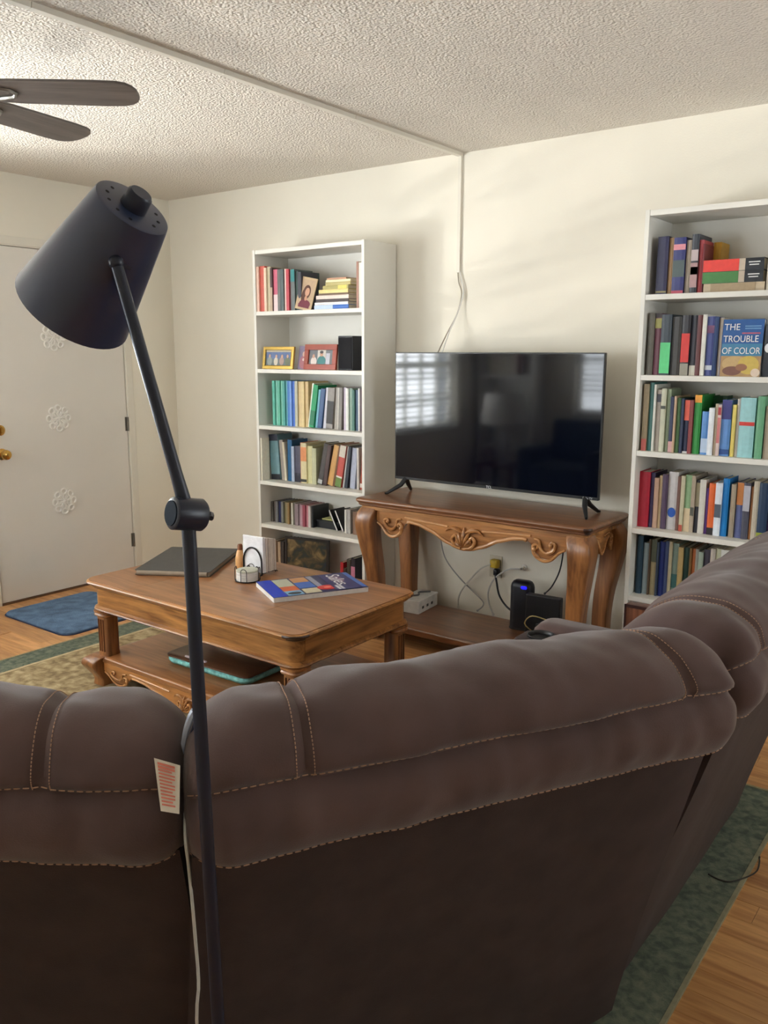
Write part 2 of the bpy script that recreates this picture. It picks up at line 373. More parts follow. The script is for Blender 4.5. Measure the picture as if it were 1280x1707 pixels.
# ------------------------------------------------------------------ ceiling fan
fan = thing('ceiling_fan', 'ceiling fan with dark wood blades hanging from the popcorn ceiling', 'ceiling fan', (.962, -2.512, H))
FANM = mat('brushed_nickel', (150, 148, 142), .3, metal=.9)
MB().lathe([(.001, 0), (.07, -.001), (.065, -.03), (.02, -.055), (.012, -.06), (.001, -.06)], 24).build('canopy', FANM, fan, True)
MB().tube([(0, 0, -.05), (0, 0, -.14)], .012, 12).build('downrod', FANM, fan, True)
MB().lathe([(.001, -.13), (.05, -.135), (.10, -.155), (.115, -.19), (.115, -.22), (.09, -.245), (.05, -.262), (.045, -.30), (.001, -.305)], 28).build('motor_housing', FANM, fan, True)
BLADE = wood('fan_blade_wood', (74, 66, 62), (106, 98, 92), 'X', rough=.4)
for k in range(6):
    a = math.radians(41 + 60 * k)
    piv = bpy.data.objects.new('blade', None)
    bl = MB(); out = [(.17, -.062), (.26, -.070), (.50, -.074), (.56, -.071), (.585, -.062), (.601, -.046), (.609, -.024), (.611, 0), (.609, .022), (.600, .043), (.583, .059), (.558, .069), (.50, .072), (.26, .066), (.17, .056)]
    n = len(out); vs = [(x, y, -.004) for x, y in out] + [(x, y, .003) for x, y in out]
    bl.add(vs, [tuple(range(n)), tuple(range(n, 2*n))] + [(i, (i+1) % n, n + (i+1) % n, n + i) for i in range(n)])
    b = bl.build('blade', BLADE, fan); b.location = (0, 0, -.235); b.rotation_euler = (math.radians(-10), 0, a)
    br = MB(); br.tube([(.08, 0, .006), (.13, 0, .0), (.18, 0, -.006)], .012, 8)
    br.tube([(.15, -.03, -.006), (.2, -.035, -.006), (.25, -.02, -.006), (.26, 0, -.006), (.25, .02, -.006), (.2, .035, -.006), (.15, .03, -.006)], .006, 6)
    br.build('blade_iron', FANM, b, True)
# ------------------------------------------------------------------ rugs
RUGX0, RUGX1, RUGY0, RUGY1 = -.19, 3.12, -3.42, -.90
rw, rd = RUGX1 - RUGX0, RUGY1 - RUGY0
rug = thing('area_rug', 'large beige patterned area rug with a sage green border under sofa and coffee table', 'rug', ((RUGX0 + RUGX1)/2, (RUGY0 + RUGY1)/2, 0))
def rugmat(name, c1, c2, c3, sc1):
    m = bpy.data.materials.new(name); m.use_nodes = True; nt = m.node_tree; b = nt.nodes['Principled BSDF']; b.inputs['Roughness'].default_value = .95; b.inputs['Specular IOR Level'].default_value = .1
    tc = nt.nodes.new('ShaderNodeTexCoord'); v = nt.nodes.new('ShaderNodeTexNoise'); v.inputs['Scale'].default_value = sc1; v.inputs['Detail'].default_value = 5; v.inputs['Distortion'].default_value = .4
    nt.links.new(tc.outputs['Object'], v.inputs['Vector'])
    r = nt.nodes.new('ShaderNodeValToRGB'); r.color_ramp.elements[0].position = .35; r.color_ramp.elements[0].color = lin(c1); r.color_ramp.elements[1].position = .68; r.color_ramp.elements[1].color = lin(c3)
    e = r.color_ramp.elements.new(.5); e.color = lin(c2)
    nt.links.new(v.outputs['Fac'], r.inputs[0]); nt.links.new(r.outputs[0], b.inputs['Base Color'])
    n2 = nt.nodes.new('ShaderNodeTexNoise'); n2.inputs['Scale'].default_value = 260; bp = nt.nodes.new('ShaderNodeBump'); bp.inputs['Strength'].default_value = .5; bp.inputs['Distance'].default_value = .004
    nt.links.new(tc.outputs['Object'], n2.inputs['Vector']); nt.links.new(n2.outputs['Fac'], bp.inputs['Height']); nt.links.new(bp.outputs[0], b.inputs['Normal'])
    return m
MB().rbox(rw - .36, rd - .36, .0005, .0085, .01, .002).build('rug_field', rugmat('rug_field_pile', (136, 118, 90), (168, 148, 114), (196, 178, 142), 22), rug)
bd = MB(); cd = MB(); ed = MB()
for mbx, o0, o1, zt in ((bd, .012, .155, .0085), (cd, .157, .178, .0088), (ed, 0, .011, .0098)):
    mbx.box(-rw/2 + o0, rw/2 - o0, -rd/2 + o0, -rd/2 + o1, .0005, zt).box(-rw/2 + o0, rw/2 - o0, rd/2 - o1, rd/2 - o0, .0005, zt)
    mbx.box(-rw/2 + o0, -rw/2 + o1, -rd/2 + o1, rd/2 - o1, .0005, zt).box(rw/2 - o1, rw/2 - o0, -rd/2 + o1, rd/2 - o1, .0005, zt)
bd.build('rug_border', rugmat('rug_border_pile', (88, 98, 88), (110, 118, 104), (130, 134, 116), 40), rug)
cd.build('guard_stripe', mat('rug_cream_stripe', (196, 176, 138), .95, var=.15, scale=25), rug)
ed.build('edge_binding', mat('rug_binding', (146, 142, 116), .95, var=.15, scale=40), rug)
mt = thing('door_mat', 'blue grey plush mat with rounded corners lying in front of the door', 'mat', (-.585, -1.145, 0))
mb = MB(); rg = []
mb.rloft(.63, .57, .06, [(.004, .0005), (0, .004), (0, .011), (.006, .016), (.03, .018), (.10, .0185), (.2, .0185)], n=6)
mb.build('plush_pile', mat('blue_plush', (104, 130, 162), .95, var=.3, scale=16, bump=.8, bscale=120, spec=.1), mt, True)
MB().rloft(.646, .586, .066, [(0, .0002), (0, .003)], n=6).build('backing', mat('navy_backing', (44, 52, 86), .9), mt)
# ------------------------------------------------------------------ bookcases
def bookcase(label, x0, wd, hh, shelves):
    t = thing('bookcase', label, 'bookcase', (x0 + wd/2, -.14, 0), group='white bookcases')
    D = .14
    for s in (-1, 1):
        MB().box(s*wd/2 - (.018 if s > 0 else 0), s*wd/2 + (.018 if s < 0 else 0), -D, D - .004, 0, hh).build('side_panel', WHITE, t, bevel=.0012)
    iw = wd/2 - .0183
    MB().box(-iw, iw, -D + .002, D - .006, hh - .024, hh - .002).build('top_panel', WHITE, t, bevel=.0012)
    MB().box(-iw, iw, D - .007, D - .004, .01, hh - .025).build('back_panel', WHITE, t)
    for z in shelves:
        MB().box(-iw, iw, -D + .001, D - .008, z - .022, z).build('shelf', WHITE, t, bevel=.0012)
    MB().box(-iw, iw, -D + .03, -D + .045, 0, shelves[-1] - .023).build('plinth', WHITE, t)
    return t
LS = [1.6913, 1.3684, 1.044, .7171, .4579, .09]; RS = [1.7006, 1.3732, 1.054, .7173, .415, .09]
bookcase('tall white bookcase between the door and the television', 0.0, .8085, 2.03, LS)
bookcase('tall white bookcase at right behind the sofa', 2.2706, .8085, 2.035, RS)
# ------------------------------------------------------------------ books
ORD = ['first','second','third','fourth','fifth','sixth','seventh','eighth','ninth','tenth','eleventh','twelfth','thirteenth','fourteenth','fifteenth','sixteenth','seventeenth','eighteenth','nineteenth','twentieth','twenty-first','twenty-second','twenty-third','twenty-fourth','twenty-fifth','twenty-sixth','twenty-seventh','twenty-eighth','twenty-ninth','thirtieth','thirty-first']
def book_parts(t, wd, hh, dp, rgb, ex, shift=0.0):
    # upright book: x thickness, y depth (spine at y=0 facing -Y), z height
    c = 0.0022 if wd > .012 else 0.0012
    M = flat(rgb, .45)
    mb = MB(); mb.box(shift, shift + c, 0, dp, 0, hh).box(shift + wd - c, shift + wd, 0, dp, 0, hh)
    rings = []
    for z in (0, hh):
        rings.append([(shift + c, .0025, z), (shift + wd - c, .0025, z), (shift + wd - c, .0004, z), (shift + wd*.72, -.0012, z), (shift + wd*.28, -.0012, z), (shift + c, .0004, z)])
    mb.loft(rings)
    mb.build('cover', M, t)
    MB().box(shift + c, shift + wd - c, .0025, dp - .003, .003, hh - .003).build('pages', PAPER, t)
    for e in ex:
        if e[0] == 'disc':
            r = wd * .42
            P = [(shift + wd/2 + r*math.cos(2*PI*k/20), hh*e[1] + r*1.25*math.sin(2*PI*k/20)) for k in range(20)]
            MB().prism(P, -.0018, -.0013).build('spine_emblem', flat(e[2], .45), t)
        else:
            MB().box(shift + .0004, shift + wd - .0004, -.0018, .0022, max(.0003, hh*e[0]), hh*e[1] - .0003).build('spine_label', flat(e[2], .45), t)
def book(x, y, z, wd, hh, dp, tilt, rgb, ex, label, group, name='book', cat='book'):
    th = math.radians(tilt)
    t = thing(name, label, cat, (x + (wd if th > 0 else 0), y, z + .0004), (0, th, 0), group)
    book_parts(t, wd, hh, dp, rgb, ex, -wd if th > 0 else 0.0)
    return t
BOOKS = {
 'L1':[
  (0.006, 0.019, 0.248, 0, (235, 195, 175), 'cream-pink', []),
  (0.025, 0.0377, 0.25, 0, (205, 95, 80), 'brick red', []),
  (0.064, 0.0172, 0.239, 0, (240, 215, 190), 'ivory', []),
  (0.081, 0.0275, 0.244, 0, (205, 192, 160), 'oatmeal', []),
  (0.109, 0.017, 0.237, 0, (85, 62, 60), 'dark brown', [(0, 0.55, (190, 165, 140))]),
  (0.127, 0.0367, 0.227, 0, (212, 105, 128), 'pink', [(0, 0.4, (240, 215, 215))]),
  (0.164, 0.0255, 0.225, 0, (112, 112, 108), 'grey', []),
  (0.19, 0.0254, 0.225, 0, (88, 100, 100), 'slate grey', []),
  (0.215, 0.0173, 0.225, 0, (245, 215, 205), 'blush white', []),
  (0.232, 0.0215, 0.223, 0, (198, 72, 84), 'crimson', []),
  (0.254, 0.0114, 0.22, 0, (115, 58, 58), 'dark maroon', []),
  (0.265, 0.0284, 0.22, 0, (105, 112, 112), 'grey teal-topped', [(0.7, 1, (30, 130, 130))]),
  (0.295, 0.0198, 0.21, 0, (50, 75, 68), 'bottle green', []),
  (0.315, 0.0246, 0.204, 0, (62, 62, 72), 'charcoal', []),
 ],
 'L3':[
  (0.076, 0.0189, 0.257, 0, (95, 185, 165), 'sea green', []),
  (0.095, 0.0188, 0.258, 0, (140, 208, 190), 'pale mint', []),
  (0.113, 0.0187, 0.258, 0, (100, 185, 160), 'jade', []),
  (0.132, 0.0186, 0.258, 0, (130, 200, 180), 'mint', []),
  (0.151, 0.0185, 0.258, 0, (90, 175, 165), 'teal green', []),
  (0.169, 0.0177, 0.258, 0, (105, 175, 185), 'aqua', []),
  (0.187, 0.0233, 0.258, 0, (70, 130, 205), 'cobalt blue', []),
  (0.21, 0.0127, 0.258, 0, (140, 180, 240), 'pale blue', []),
  (0.223, 0.0238, 0.258, 0, (80, 125, 215), 'royal blue', []),
  (0.248, 0.0195, 0.258, 0, (200, 200, 180), 'pale grey', []),
  (0.268, 0.0242, 0.256, 0, (228, 202, 150), 'straw', []),
  (0.292, 0.0241, 0.257, 0, (232, 208, 155), 'wheat yellow', []),
  (0.316, 0.0239, 0.257, 0, (220, 192, 140), 'sand', []),
  (0.328, 0.0137, 0.251, 13.5, (235, 240, 225), 'white', []),
  (0.342, 0.034, 0.241, 13.9, (20, 160, 100), 'emerald green', [(0.05, 0.4, (15, 120, 80))]),
  (0.377, 0.0202, 0.215, 12.1, (130, 195, 215), 'sky blue', []),
  (0.398, 0.0302, 0.221, 12.7, (70, 100, 145), 'denim blue', []),
  (0.428, 0.02, 0.227, 10.2, (225, 225, 235), 'white', []),
  (0.456, 0.0474, 0.226, 7.8, (150, 145, 140), 'thick grey', [(0.12, 0.68, (50, 48, 48))]),
  (0.505, 0.0235, 0.229, 6.2, (178, 172, 166), 'light grey', []),
  (0.529, 0.011, 0.23, 4.8, (222, 217, 208), 'off-white', []),
  (0.541, 0.0226, 0.23, 4.3, (140, 135, 130), 'speckled grey', []),
  (0.565, 0.0199, 0.232, 0, (212, 202, 218), 'lilac white', []),
  (0.586, 0.0179, 0.227, 0, (245, 245, 240), 'white', []),
  (0.604, 0.0223, 0.228, 0, (150, 178, 162), 'sage green', []),
  (0.626, 0.0165, 0.22, 0, (80, 128, 115), 'pine green', []),
  (0.643, 0.024, 0.22, 0, (70, 95, 122), 'slate blue', []),
  (0.667, 0.0144, 0.229, 0, (240, 238, 235), 'white', []),
  (0.682, 0.0162, 0.23, 0, (95, 75, 80), 'plum', []),
  (0.699, 0.0093, 0.251, 0, (225, 205, 180), 'cream', []),
  (0.708, 0.0236, 0.254, 0, (222, 226, 234), 'white blue-topped', [(0.58, 1, (90, 105, 145))]),
 ],
 'L4':[
  (0.027, 0.0702, 0.267, -4.0, (110, 148, 156), 'large teal hardback', [(0.86, 1, (40, 45, 62)), (0, 0.12, (30, 32, 42))]),
  (0.103, 0.0306, 0.238, -5.0, (165, 155, 145), 'taupe', []),
  (0.134, 0.016, 0.228, -4.9, (222, 212, 188), 'cream', []),
  (0.15, 0.0346, 0.244, 0, (28, 95, 142), 'blue', []),
  (0.186, 0.02, 0.207, 0, (178, 192, 215), 'pale blue', []),
  (0.206, 0.0497, 0.211, 0, (85, 85, 105), 'slate', [(0.0, 0.25, (50, 50, 65))]),
  (0.257, 0.007, 0.234, 0, (230, 110, 60), 'orange', []),
  (0.264, 0.0441, 0.233, 0, (226, 212, 168), 'cream', [(0.55, 0.9, (230, 150, 95)), (0.03, 0.1, (60, 60, 50))]),
  (0.31, 0.0402, 0.218, 0, (215, 210, 160), 'pale yellow', []),
  (0.351, 0.0309, 0.208, 0, (200, 200, 165), 'pale olive', []),
  (0.391, 0.034, 0.241, 13.1, (78, 74, 74), 'dark grey', [(0.02, 0.12, (190, 190, 190))]),
  (0.426, 0.027, 0.237, 10.6, (85, 66, 66), 'plum brown', []),
  (0.455, 0.0401, 0.238, 13.6, (216, 166, 100), 'tan', []),
  (0.497, 0.0173, 0.238, 12.3, (122, 82, 52), 'brown', []),
  (0.519, 0.0428, 0.239, 10.9, (200, 85, 75), 'red, white and green', [(0, 0.22, (110, 140, 70)), (0.72, 1, (215, 205, 190)), (0.22, 0.26, (235, 230, 220))]),
  (0.571, 0.0124, 0.236, 9.2, (205, 205, 200), 'white', []),
  (0.585, 0.0208, 0.236, 8.3, (48, 54, 66), 'black', []),
  (0.607, 0.0354, 0.228, 5.3, (180, 186, 206), 'lavender grey', []),
  (0.644, 0.0128, 0.232, 0, (225, 220, 212), 'white', []),
  (0.659, 0.0229, 0.231, 4.1, (165, 80, 60), 'rust red', [(0.05, 0.15, (225, 210, 200))]),
 ],
 'L5':[
  (0.024, 0.0187, 0.122, 0, (80, 75, 70), 'charcoal', []),
  (0.042, 0.0187, 0.126, 0, (112, 102, 96), 'grey brown', []),
  (0.061, 0.0164, 0.126, 0, (122, 122, 126), 'grey', []),
  (0.077, 0.0244, 0.127, 0, (40, 46, 86), 'navy', []),
  (0.102, 0.0184, 0.128, 0, (128, 128, 122), 'grey', []),
  (0.12, 0.0183, 0.128, 0, (122, 112, 78), 'olive', []),
  (0.139, 0.0175, 0.128, 0, (152, 138, 104), 'khaki', []),
  (0.156, 0.0153, 0.129, 0, (152, 122, 78), 'tan', []),
  (0.171, 0.013, 0.129, 0, (100, 90, 76), 'dark brown', []),
  (0.184, 0.0123, 0.13, 0, (216, 212, 198), 'white', []),
  (0.197, 0.0144, 0.13, 0, (132, 122, 112), 'taupe', []),
  (0.211, 0.0251, 0.129, 0, (150, 130, 136), 'mauve', []),
  (0.236, 0.0143, 0.129, 0, (162, 142, 152), 'pale mauve', []),
  (0.25, 0.0213, 0.128, 0, (188, 148, 158), 'pink', []),
  (0.272, 0.0212, 0.128, 0, (150, 70, 86), 'maroon', []),
  (0.293, 0.0211, 0.128, 0, (192, 122, 132), 'rose', []),
  (0.314, 0.0175, 0.127, 0, (206, 196, 192), 'white', []),
  (0.333, 0.0132, 0.127, 0, (36, 40, 46), 'black', []),
 ],
 'R1':[
  (2.318, 0.0443, 0.229, 0, (46, 46, 78), 'thick navy', [(0.03, 0.06, (150, 140, 90))]),
  (2.363, 0.0178, 0.223, 0, (166, 132, 92), 'tan', []),
  (2.383, 0.0481, 0.221, 0, (50, 55, 112), 'thick blue and black', [(0.78, 0.88, (215, 140, 150)), (0.3, 0.6, (75, 90, 90)), (0, 0.06, (190, 80, 100))]),
  (2.433, 0.0194, 0.209, 0, (172, 158, 142), 'beige', []),
  (2.455, 0.0275, 0.229, 0, (58, 62, 70), 'tall dark, pink-pictured', [(0.55, 0.74, (190, 175, 175)), (0.1, 0.52, (175, 140, 140)), (0.32, 0.45, (70, 75, 95))]),
  (2.483, 0.0156, 0.206, 0, (185, 76, 82), 'red', []),
  (2.499, 0.007, 0.19, 0, (120, 45, 50), 'thin dark red', []),
 ],
 'R2':[
  (2.299, 0.0238, 0.253, 0, (112, 108, 98), 'grey', []),
  (2.324, 0.027, 0.252, 0, (122, 72, 88), 'maroon', [(0.76, 0.92, (170, 165, 90)), (0.93, 1, (60, 45, 50))]),
  (2.352, 0.0419, 0.247, 0, (55, 66, 76), 'thick dark, green-labelled', [(0.03, 0.54, (90, 205, 130))]),
  (2.395, 0.0376, 0.237, 0, (64, 62, 60), 'black', []),
  (2.437, 0.0338, 0.242, 0, (45, 45, 52), 'black, red-banded', [(0.22, 0.7, (215, 50, 45)), (0, 0.2, (150, 146, 132))]),
  (2.472, 0.0245, 0.241, 0, (60, 60, 70), 'charcoal', [(0, 0.17, (220, 215, 200))]),
  (2.498, 0.021, 0.241, 0, (100, 45, 46), 'dark maroon', []),
  (2.52, 0.0153, 0.243, 0, (236, 232, 222), 'white', []),
  (2.537, 0.0283, 0.235, 0, (76, 86, 150), 'blue-purple', [(0.1, 0.18, (210, 215, 225)), (0.72, 0.85, (120, 70, 110))]),
  (2.565, 0.0162, 0.231, 0, (28, 60, 112), 'navy', []),
  (2.583, 0.0157, 0.229, 0, (212, 198, 182), 'cream', []),
 ],
 'R3':[
  (2.299, 0.0216, 0.281, 0, (160, 142, 112), 'tan', [(0, 0.18, (190, 90, 80))]),
  (2.322, 0.0192, 0.288, 0, (60, 115, 110), 'teal', []),
  (2.342, 0.0089, 0.28, 0, (226, 226, 216), 'thin white', []),
  (2.353, 0.0195, 0.259, 0, (176, 166, 156), 'stone grey', [(0.8, 0.93, (60, 62, 75))]),
  (2.373, 0.0198, 0.264, 0, (206, 206, 182), 'cream', [(0.68, 0.73, (70, 75, 65))]),
  (2.393, 0.0171, 0.262, 0, (142, 156, 126), 'grey green', []),
  (2.412, 0.0174, 0.232, 0, (40, 50, 86), 'navy, pink-footed', [(0, 0.2, (210, 165, 165))]),
  (2.43, 0.0087, 0.235, 0, (202, 172, 142), 'tan', []),
  (2.439, 0.0151, 0.227, 0, (82, 122, 72), 'green', []),
  (2.459, 0.0111, 0.226, 0, (45, 58, 88), 'navy', []),
  (2.471, 0.0209, 0.22, 0, (40, 46, 78), 'navy, orange-topped', [(0.62, 1, (238, 102, 80)), (0, 0.04, (230, 230, 230))]),
  (2.492, 0.0148, 0.22, 0, (142, 62, 62), 'maroon', []),
  (2.51, 0.0281, 0.242, 0, (48, 150, 66), 'bright green, orange-topped', [(0.87, 1, (240, 162, 52))]),
  (2.545, 0.0266, 0.176, 0, (95, 150, 216), 'small blue', [(0.05, 0.38, (190, 210, 235))]),
  (2.573, 0.0206, 0.192, 0, (236, 240, 245), 'white', []),
  (2.594, 0.0127, 0.209, 0, (206, 192, 166), 'beige', []),
  (2.607, 0.0122, 0.206, 0, (228, 205, 200), 'white and red', [(0.8, 0.95, (180, 60, 65)), (0.25, 0.75, (215, 130, 130))]),
  (2.619, 0.0371, 0.225, 0, (100, 150, 216), 'thick blue, indigo-topped', [(0.66, 1, (60, 60, 132)), (0.03, 0.12, (40, 80, 150))]),
  (2.663, 0.0128, 0.208, 0, (230, 210, 112), 'yellow', []),
  (2.677, 0.0119, 0.231, 0, (216, 206, 200), 'off-white', []),
  (2.691, 0.0577, 0.237, 0, (160, 212, 216), 'very thick pale aqua', [(0.535, 0.6, (222, 65, 60))]),
  (2.756, 0.027, 0.244, 0, (108, 170, 130), 'green', []),
  (2.787, 0.0259, 0.207, 0, (176, 162, 142), 'taupe', []),
 ],
 'R4':[
  (2.282, 0.0459, 0.242, 0, (190, 30, 56), 'thick red', []),
  (2.329, 0.0182, 0.239, 0, (60, 50, 92), 'dark purple', []),
  (2.35, 0.0181, 0.219, 0, (202, 166, 142), 'tan', []),
  (2.368, 0.0142, 0.23, 0, (216, 192, 152), 'cream', []),
  (2.384, 0.0225, 0.238, 0, (80, 60, 86), 'dark plum', []),
  (2.407, 0.0404, 0.25, 0, (206, 202, 202), 'thick white, blue-spotted', [('disc', 0.3, (25, 85, 180))]),
  (2.448, 0.0161, 0.234, 0, (122, 86, 76), 'brown', []),
  (2.465, 0.0151, 0.238, 0, (202, 196, 166), 'cream', [(0, 0.12, (185, 80, 60))]),
  (2.48, 0.0268, 0.242, 0, (150, 186, 142), 'pale green and cream', [(0, 0.42, (225, 205, 170))]),
  (2.508, 0.0153, 0.242, 0, (182, 166, 146), 'beige', [(0.3, 0.45, (90, 90, 80))]),
  (2.524, 0.0179, 0.225, 0, (50, 50, 60), 'black', [(0.5, 0.95, (150, 140, 110))]),
  (2.544, 0.024, 0.229, 0, (216, 212, 202), 'white', []),
  (2.57, 0.0119, 0.193, 0, (110, 76, 166), 'purple', []),
  (2.582, 0.0272, 0.217, 0, (230, 106, 46), 'orange, black-footed', [(0, 0.14, (40, 35, 40))]),
  (2.61, 0.0261, 0.222, 0, (232, 238, 248), 'white', [(0.35, 0.6, (90, 100, 115))]),
  (2.638, 0.0246, 0.242, 0, (20, 130, 206), 'bright blue', []),
  (2.673, 0.0183, 0.221, 0, (168, 154, 134), 'taupe', []),
  (2.694, 0.0254, 0.23, 0, (100, 110, 160), 'slate blue, orange-topped', [(0.6, 1, (205, 130, 70))]),
  (2.721, 0.026, 0.232, 0, (80, 80, 96), 'black and white', [(0.5, 0.95, (190, 190, 200))]),
  (2.748, 0.0092, 0.217, 0, (190, 132, 82), 'ochre', []),
  (2.758, 0.0223, 0.242, 0, (206, 196, 176), 'cream', []),
  (2.781, 0.036, 0.238, 0, (35, 60, 92), 'navy', [(0.05, 0.15, (160, 170, 60))]),
  (2.818, 0.013, 0.239, 0, (72, 42, 92), 'violet', []),
 ],
 'R5':[
  (2.298, 0.024, 0.262, 0, (40, 70, 90), 'dark teal', []),
  (2.324, 0.0223, 0.231, 0, (150, 166, 170), 'blue grey', []),
  (2.348, 0.0079, 0.25, 0, (90, 70, 52), 'thin brown', []),
  (2.357, 0.0231, 0.249, 0, (172, 158, 122), 'khaki', [(0.6, 1, (90, 95, 75))]),
  (2.382, 0.0094, 0.241, 0, (60, 75, 95), 'slate', []),
  (2.393, 0.0249, 0.245, 0, (28, 48, 122), 'dark blue', []),
  (2.419, 0.0165, 0.251, 0, (70, 86, 132), 'slate blue', []),
  (2.437, 0.0128, 0.253, 0, (192, 182, 152), 'cream', []),
  (2.45, 0.0254, 0.246, 0, (132, 152, 142), 'teal patterned', [(0.2, 0.45, (60, 110, 110))]),
  (2.476, 0.0202, 0.233, 0, (192, 166, 112), 'tan', []),
  (2.498, 0.023, 0.234, 0, (30, 62, 52), 'dark green', []),
  (2.523, 0.009, 0.235, 0, (130, 95, 50), 'brown', []),
  (2.533, 0.0134, 0.233, 0, (192, 112, 62), 'orange', []),
  (2.548, 0.0128, 0.234, 0, (162, 162, 152), 'grey', []),
  (2.562, 0.0187, 0.225, 0, (162, 176, 162), 'pale green', []),
  (2.582, 0.0253, 0.238, 0, (70, 66, 82), 'dark grey', []),
  (2.61, 0.0184, 0.246, 0, (202, 192, 182), 'cream', []),
  (2.629, 0.0211, 0.247, 0, (215, 218, 190), 'pale cream', []),
  (2.651, 0.0389, 0.247, 0, (226, 226, 220), 'white', [('disc', 0.8, (25, 25, 25))]),
 ],
}
SH = {'L1': (LS[0], -.265, 'top shelf, left bookcase'), 'L3': (LS[2], -.215, 'third shelf, left bookcase'), 'L4': (LS[3], -.195, 'fourth shelf, left bookcase'),
      'L5': (LS[4], -.195, 'fifth shelf, left bookcase'), 'R1': (RS[0], -.24, 'top shelf, right bookcase'), 'R2': (RS[1], -.24, 'second shelf, right bookcase'),
      'R3': (RS[2], -.25, 'third shelf, right bookcase'), 'R4': (RS[3], -.215, 'fourth shelf, right bookcase'), 'R5': (RS[4], -.215, 'fifth shelf, right bookcase')}
for key, rows in BOOKS.items():
    z, yf, where = SH[key]; lo = .0185 if key[0] == 'L' else 2.2891; hi = lo + .8085 - .037; prev = lo; pt = 0.0; ph = 0.0
    for i, (x, wd, hh, tilt, rgb, nm, ex) in enumerate(rows):
        if key == 'L3': tilt *= .65
        th = math.radians(tilt)
        x = max(x, prev + .0006 + max(0.0, min(ph, hh) * (math.tan(pt) - math.tan(th))))
        if i == 0 and th < 0: x = max(x, lo + hh * math.sin(-th) + .001)
        dp = min(-yf - .016, .125 + (i * 37 % 5) * .012 if key != 'L5' else .14)
        dy = ((i * 53) % 7 - 3) * .0022
        if x + wd * math.cos(th) + max(0, hh * math.sin(th)) > hi: wd = max(.006, hi - x - max(0, hh * math.sin(th)))
        prev = x + wd * math.cos(th); pt = th; ph = hh
        if key == 'L5':
            book(x, yf + dy, z, wd, hh, dp, tilt, rgb, ex, '%s disc case, %s from left on %s' % (nm, ORD[i], where), 'disc cases on the fifth shelf', 'disc_case', 'disc case')
        else:
            book(x, yf + dy, z, wd, hh, dp, tilt, rgb, ex, '%s book, %s from left on %s' % (nm, ORD[i], where), 'books on the ' + where)
# ---- thin white booklet and leaning tall ledger on the left bookcase
book(.0195, -.272, LS[3], .012, .25, .06, 0, (238, 232, 212), [], 'thin ivory booklet at the left end of the fourth shelf, left bookcase', 'books on the fourth shelf, left bookcase')
book(.744, -.262, LS[0], .014, .235, .2, 0, (225, 212, 196), [(0, 1, (160, 110, 90))], 'tall cream book with brown spine at right end of top shelf, left bookcase', 'books on the top shelf, left bookcase')
book(.7585, -.262, LS[0], .028, .228, .2, 0, (228, 220, 206), [], 'thick off-white book against right side of top shelf, left bookcase', 'books on the top shelf, left bookcase')
def lying(name, x0, x1, y, z, hh, dp, rgb, label, group, rz=0, ex=None, cat='book'):
    # a book on its side: spine along x facing -Y
    t = thing(name, label, cat, ((x0 + x1)/2, y, z + .0003), (0, 0, rz), group); L = (x1 - x0)/2; c = .002 if hh > .012 else .0012; M = flat(rgb, .45)
    mb = MB(); mb.box(-L, L, 0, dp, 0, c).box(-L, L, 0, dp, hh - c, hh)
    mb.loft([[(x, .0025, c), (x, .0025, hh - c), (x, .0002, hh - c), (x, -.0012, hh*.7), (x, -.0012, hh*.3), (x, .0002, c)] for x in (-L, L)])
    mb.build('cover', M, t)
    MB().box(-L + .003, L - .003, .0025, dp - .003, c, hh - c).build('pages', PAPER, t)
    for a, b, col in (ex or []):
        MB().box(-L + 2*L*a + .0003, -L + 2*L*b - .0003, -.002, .0022, .0006, hh - .0006).build('spine_label', flat(col, .45), t)
    return t
G = 'stacked books on the top shelf, left bookcase'
zz = LS[0]
for x0, x1, hh, rgb, nm, ex in ((.449, .689, .022, (30, 100, 190), 'bright blue book at the bottom of the lying stack, left bookcase top shelf', [(0, .55, (190, 210, 235))]), (.452, .686, .014, (236, 234, 232), 'white book second from bottom of the lying stack, left bookcase', None), (.46, .69, .016, (60, 46, 44), 'dark brown book third from bottom of the lying stack, left bookcase', None),
        (.462, .69, .019, (238, 218, 206), 'pinkish white book in the middle of the lying stack, left bookcase', None), (.48, .688, .010, (110, 82, 56), 'thin brown book in the lying stack below the yellow one', None), (.482, .686, .019, (236, 218, 140), 'yellow book in the lying stack, left bookcase top shelf', None),
        (.511, .688, .020, (176, 164, 92), 'olive book above the yellow one in the lying stack', [(.6, .95, (220, 205, 90))]), (.531, .704, .016, (190, 176, 112), 'khaki book third from the top of the lying stack', None), (.533, .704, .012, (238, 230, 186), 'pale yellow book second from the top of the lying stack', None), (.541, .676, .009, (202, 150, 116), 'thin tan book topmost on the lying stack, left bookcase', None)):
    lying('book', x0, x1, -.262, zz, hh, .15, rgb, nm, G, 0, ex); zz += hh + .0004
G = 'stacked books on the top shelf, right bookcase'
zz = RS[0]
lying('book', 2.512, 2.742, -.245, zz, .034, .15, (198, 180, 152), 'thick beige book at the bottom of the lying stack, right bookcase', G, 0, [(.12, .86, (172, 150, 118))]); zz += .0344
for hh, c1, nm in ((.044, (70, 130, 66), 'green and black paperback lying in middle of stack, right bookcase'), (.046, (226, 62, 52), 'red and black paperback lying on top of stack, right bookcase')):
    t = lying('paperback', 2.506, 2.734, -.245, zz, hh, .15, (34, 38, 44), nm, G, 0, [(0, .60, c1), (.60, .70, (196, 180, 160))])
    for k in range(2):
        MB().box(.058 + .003*k, .10 - .004*k, -.0022, .0, hh*.62 - .010*k, hh*.62 + .004 - .010*k).build('title_line', flat((225, 225, 222), .5), t)
    zz += hh + .0004
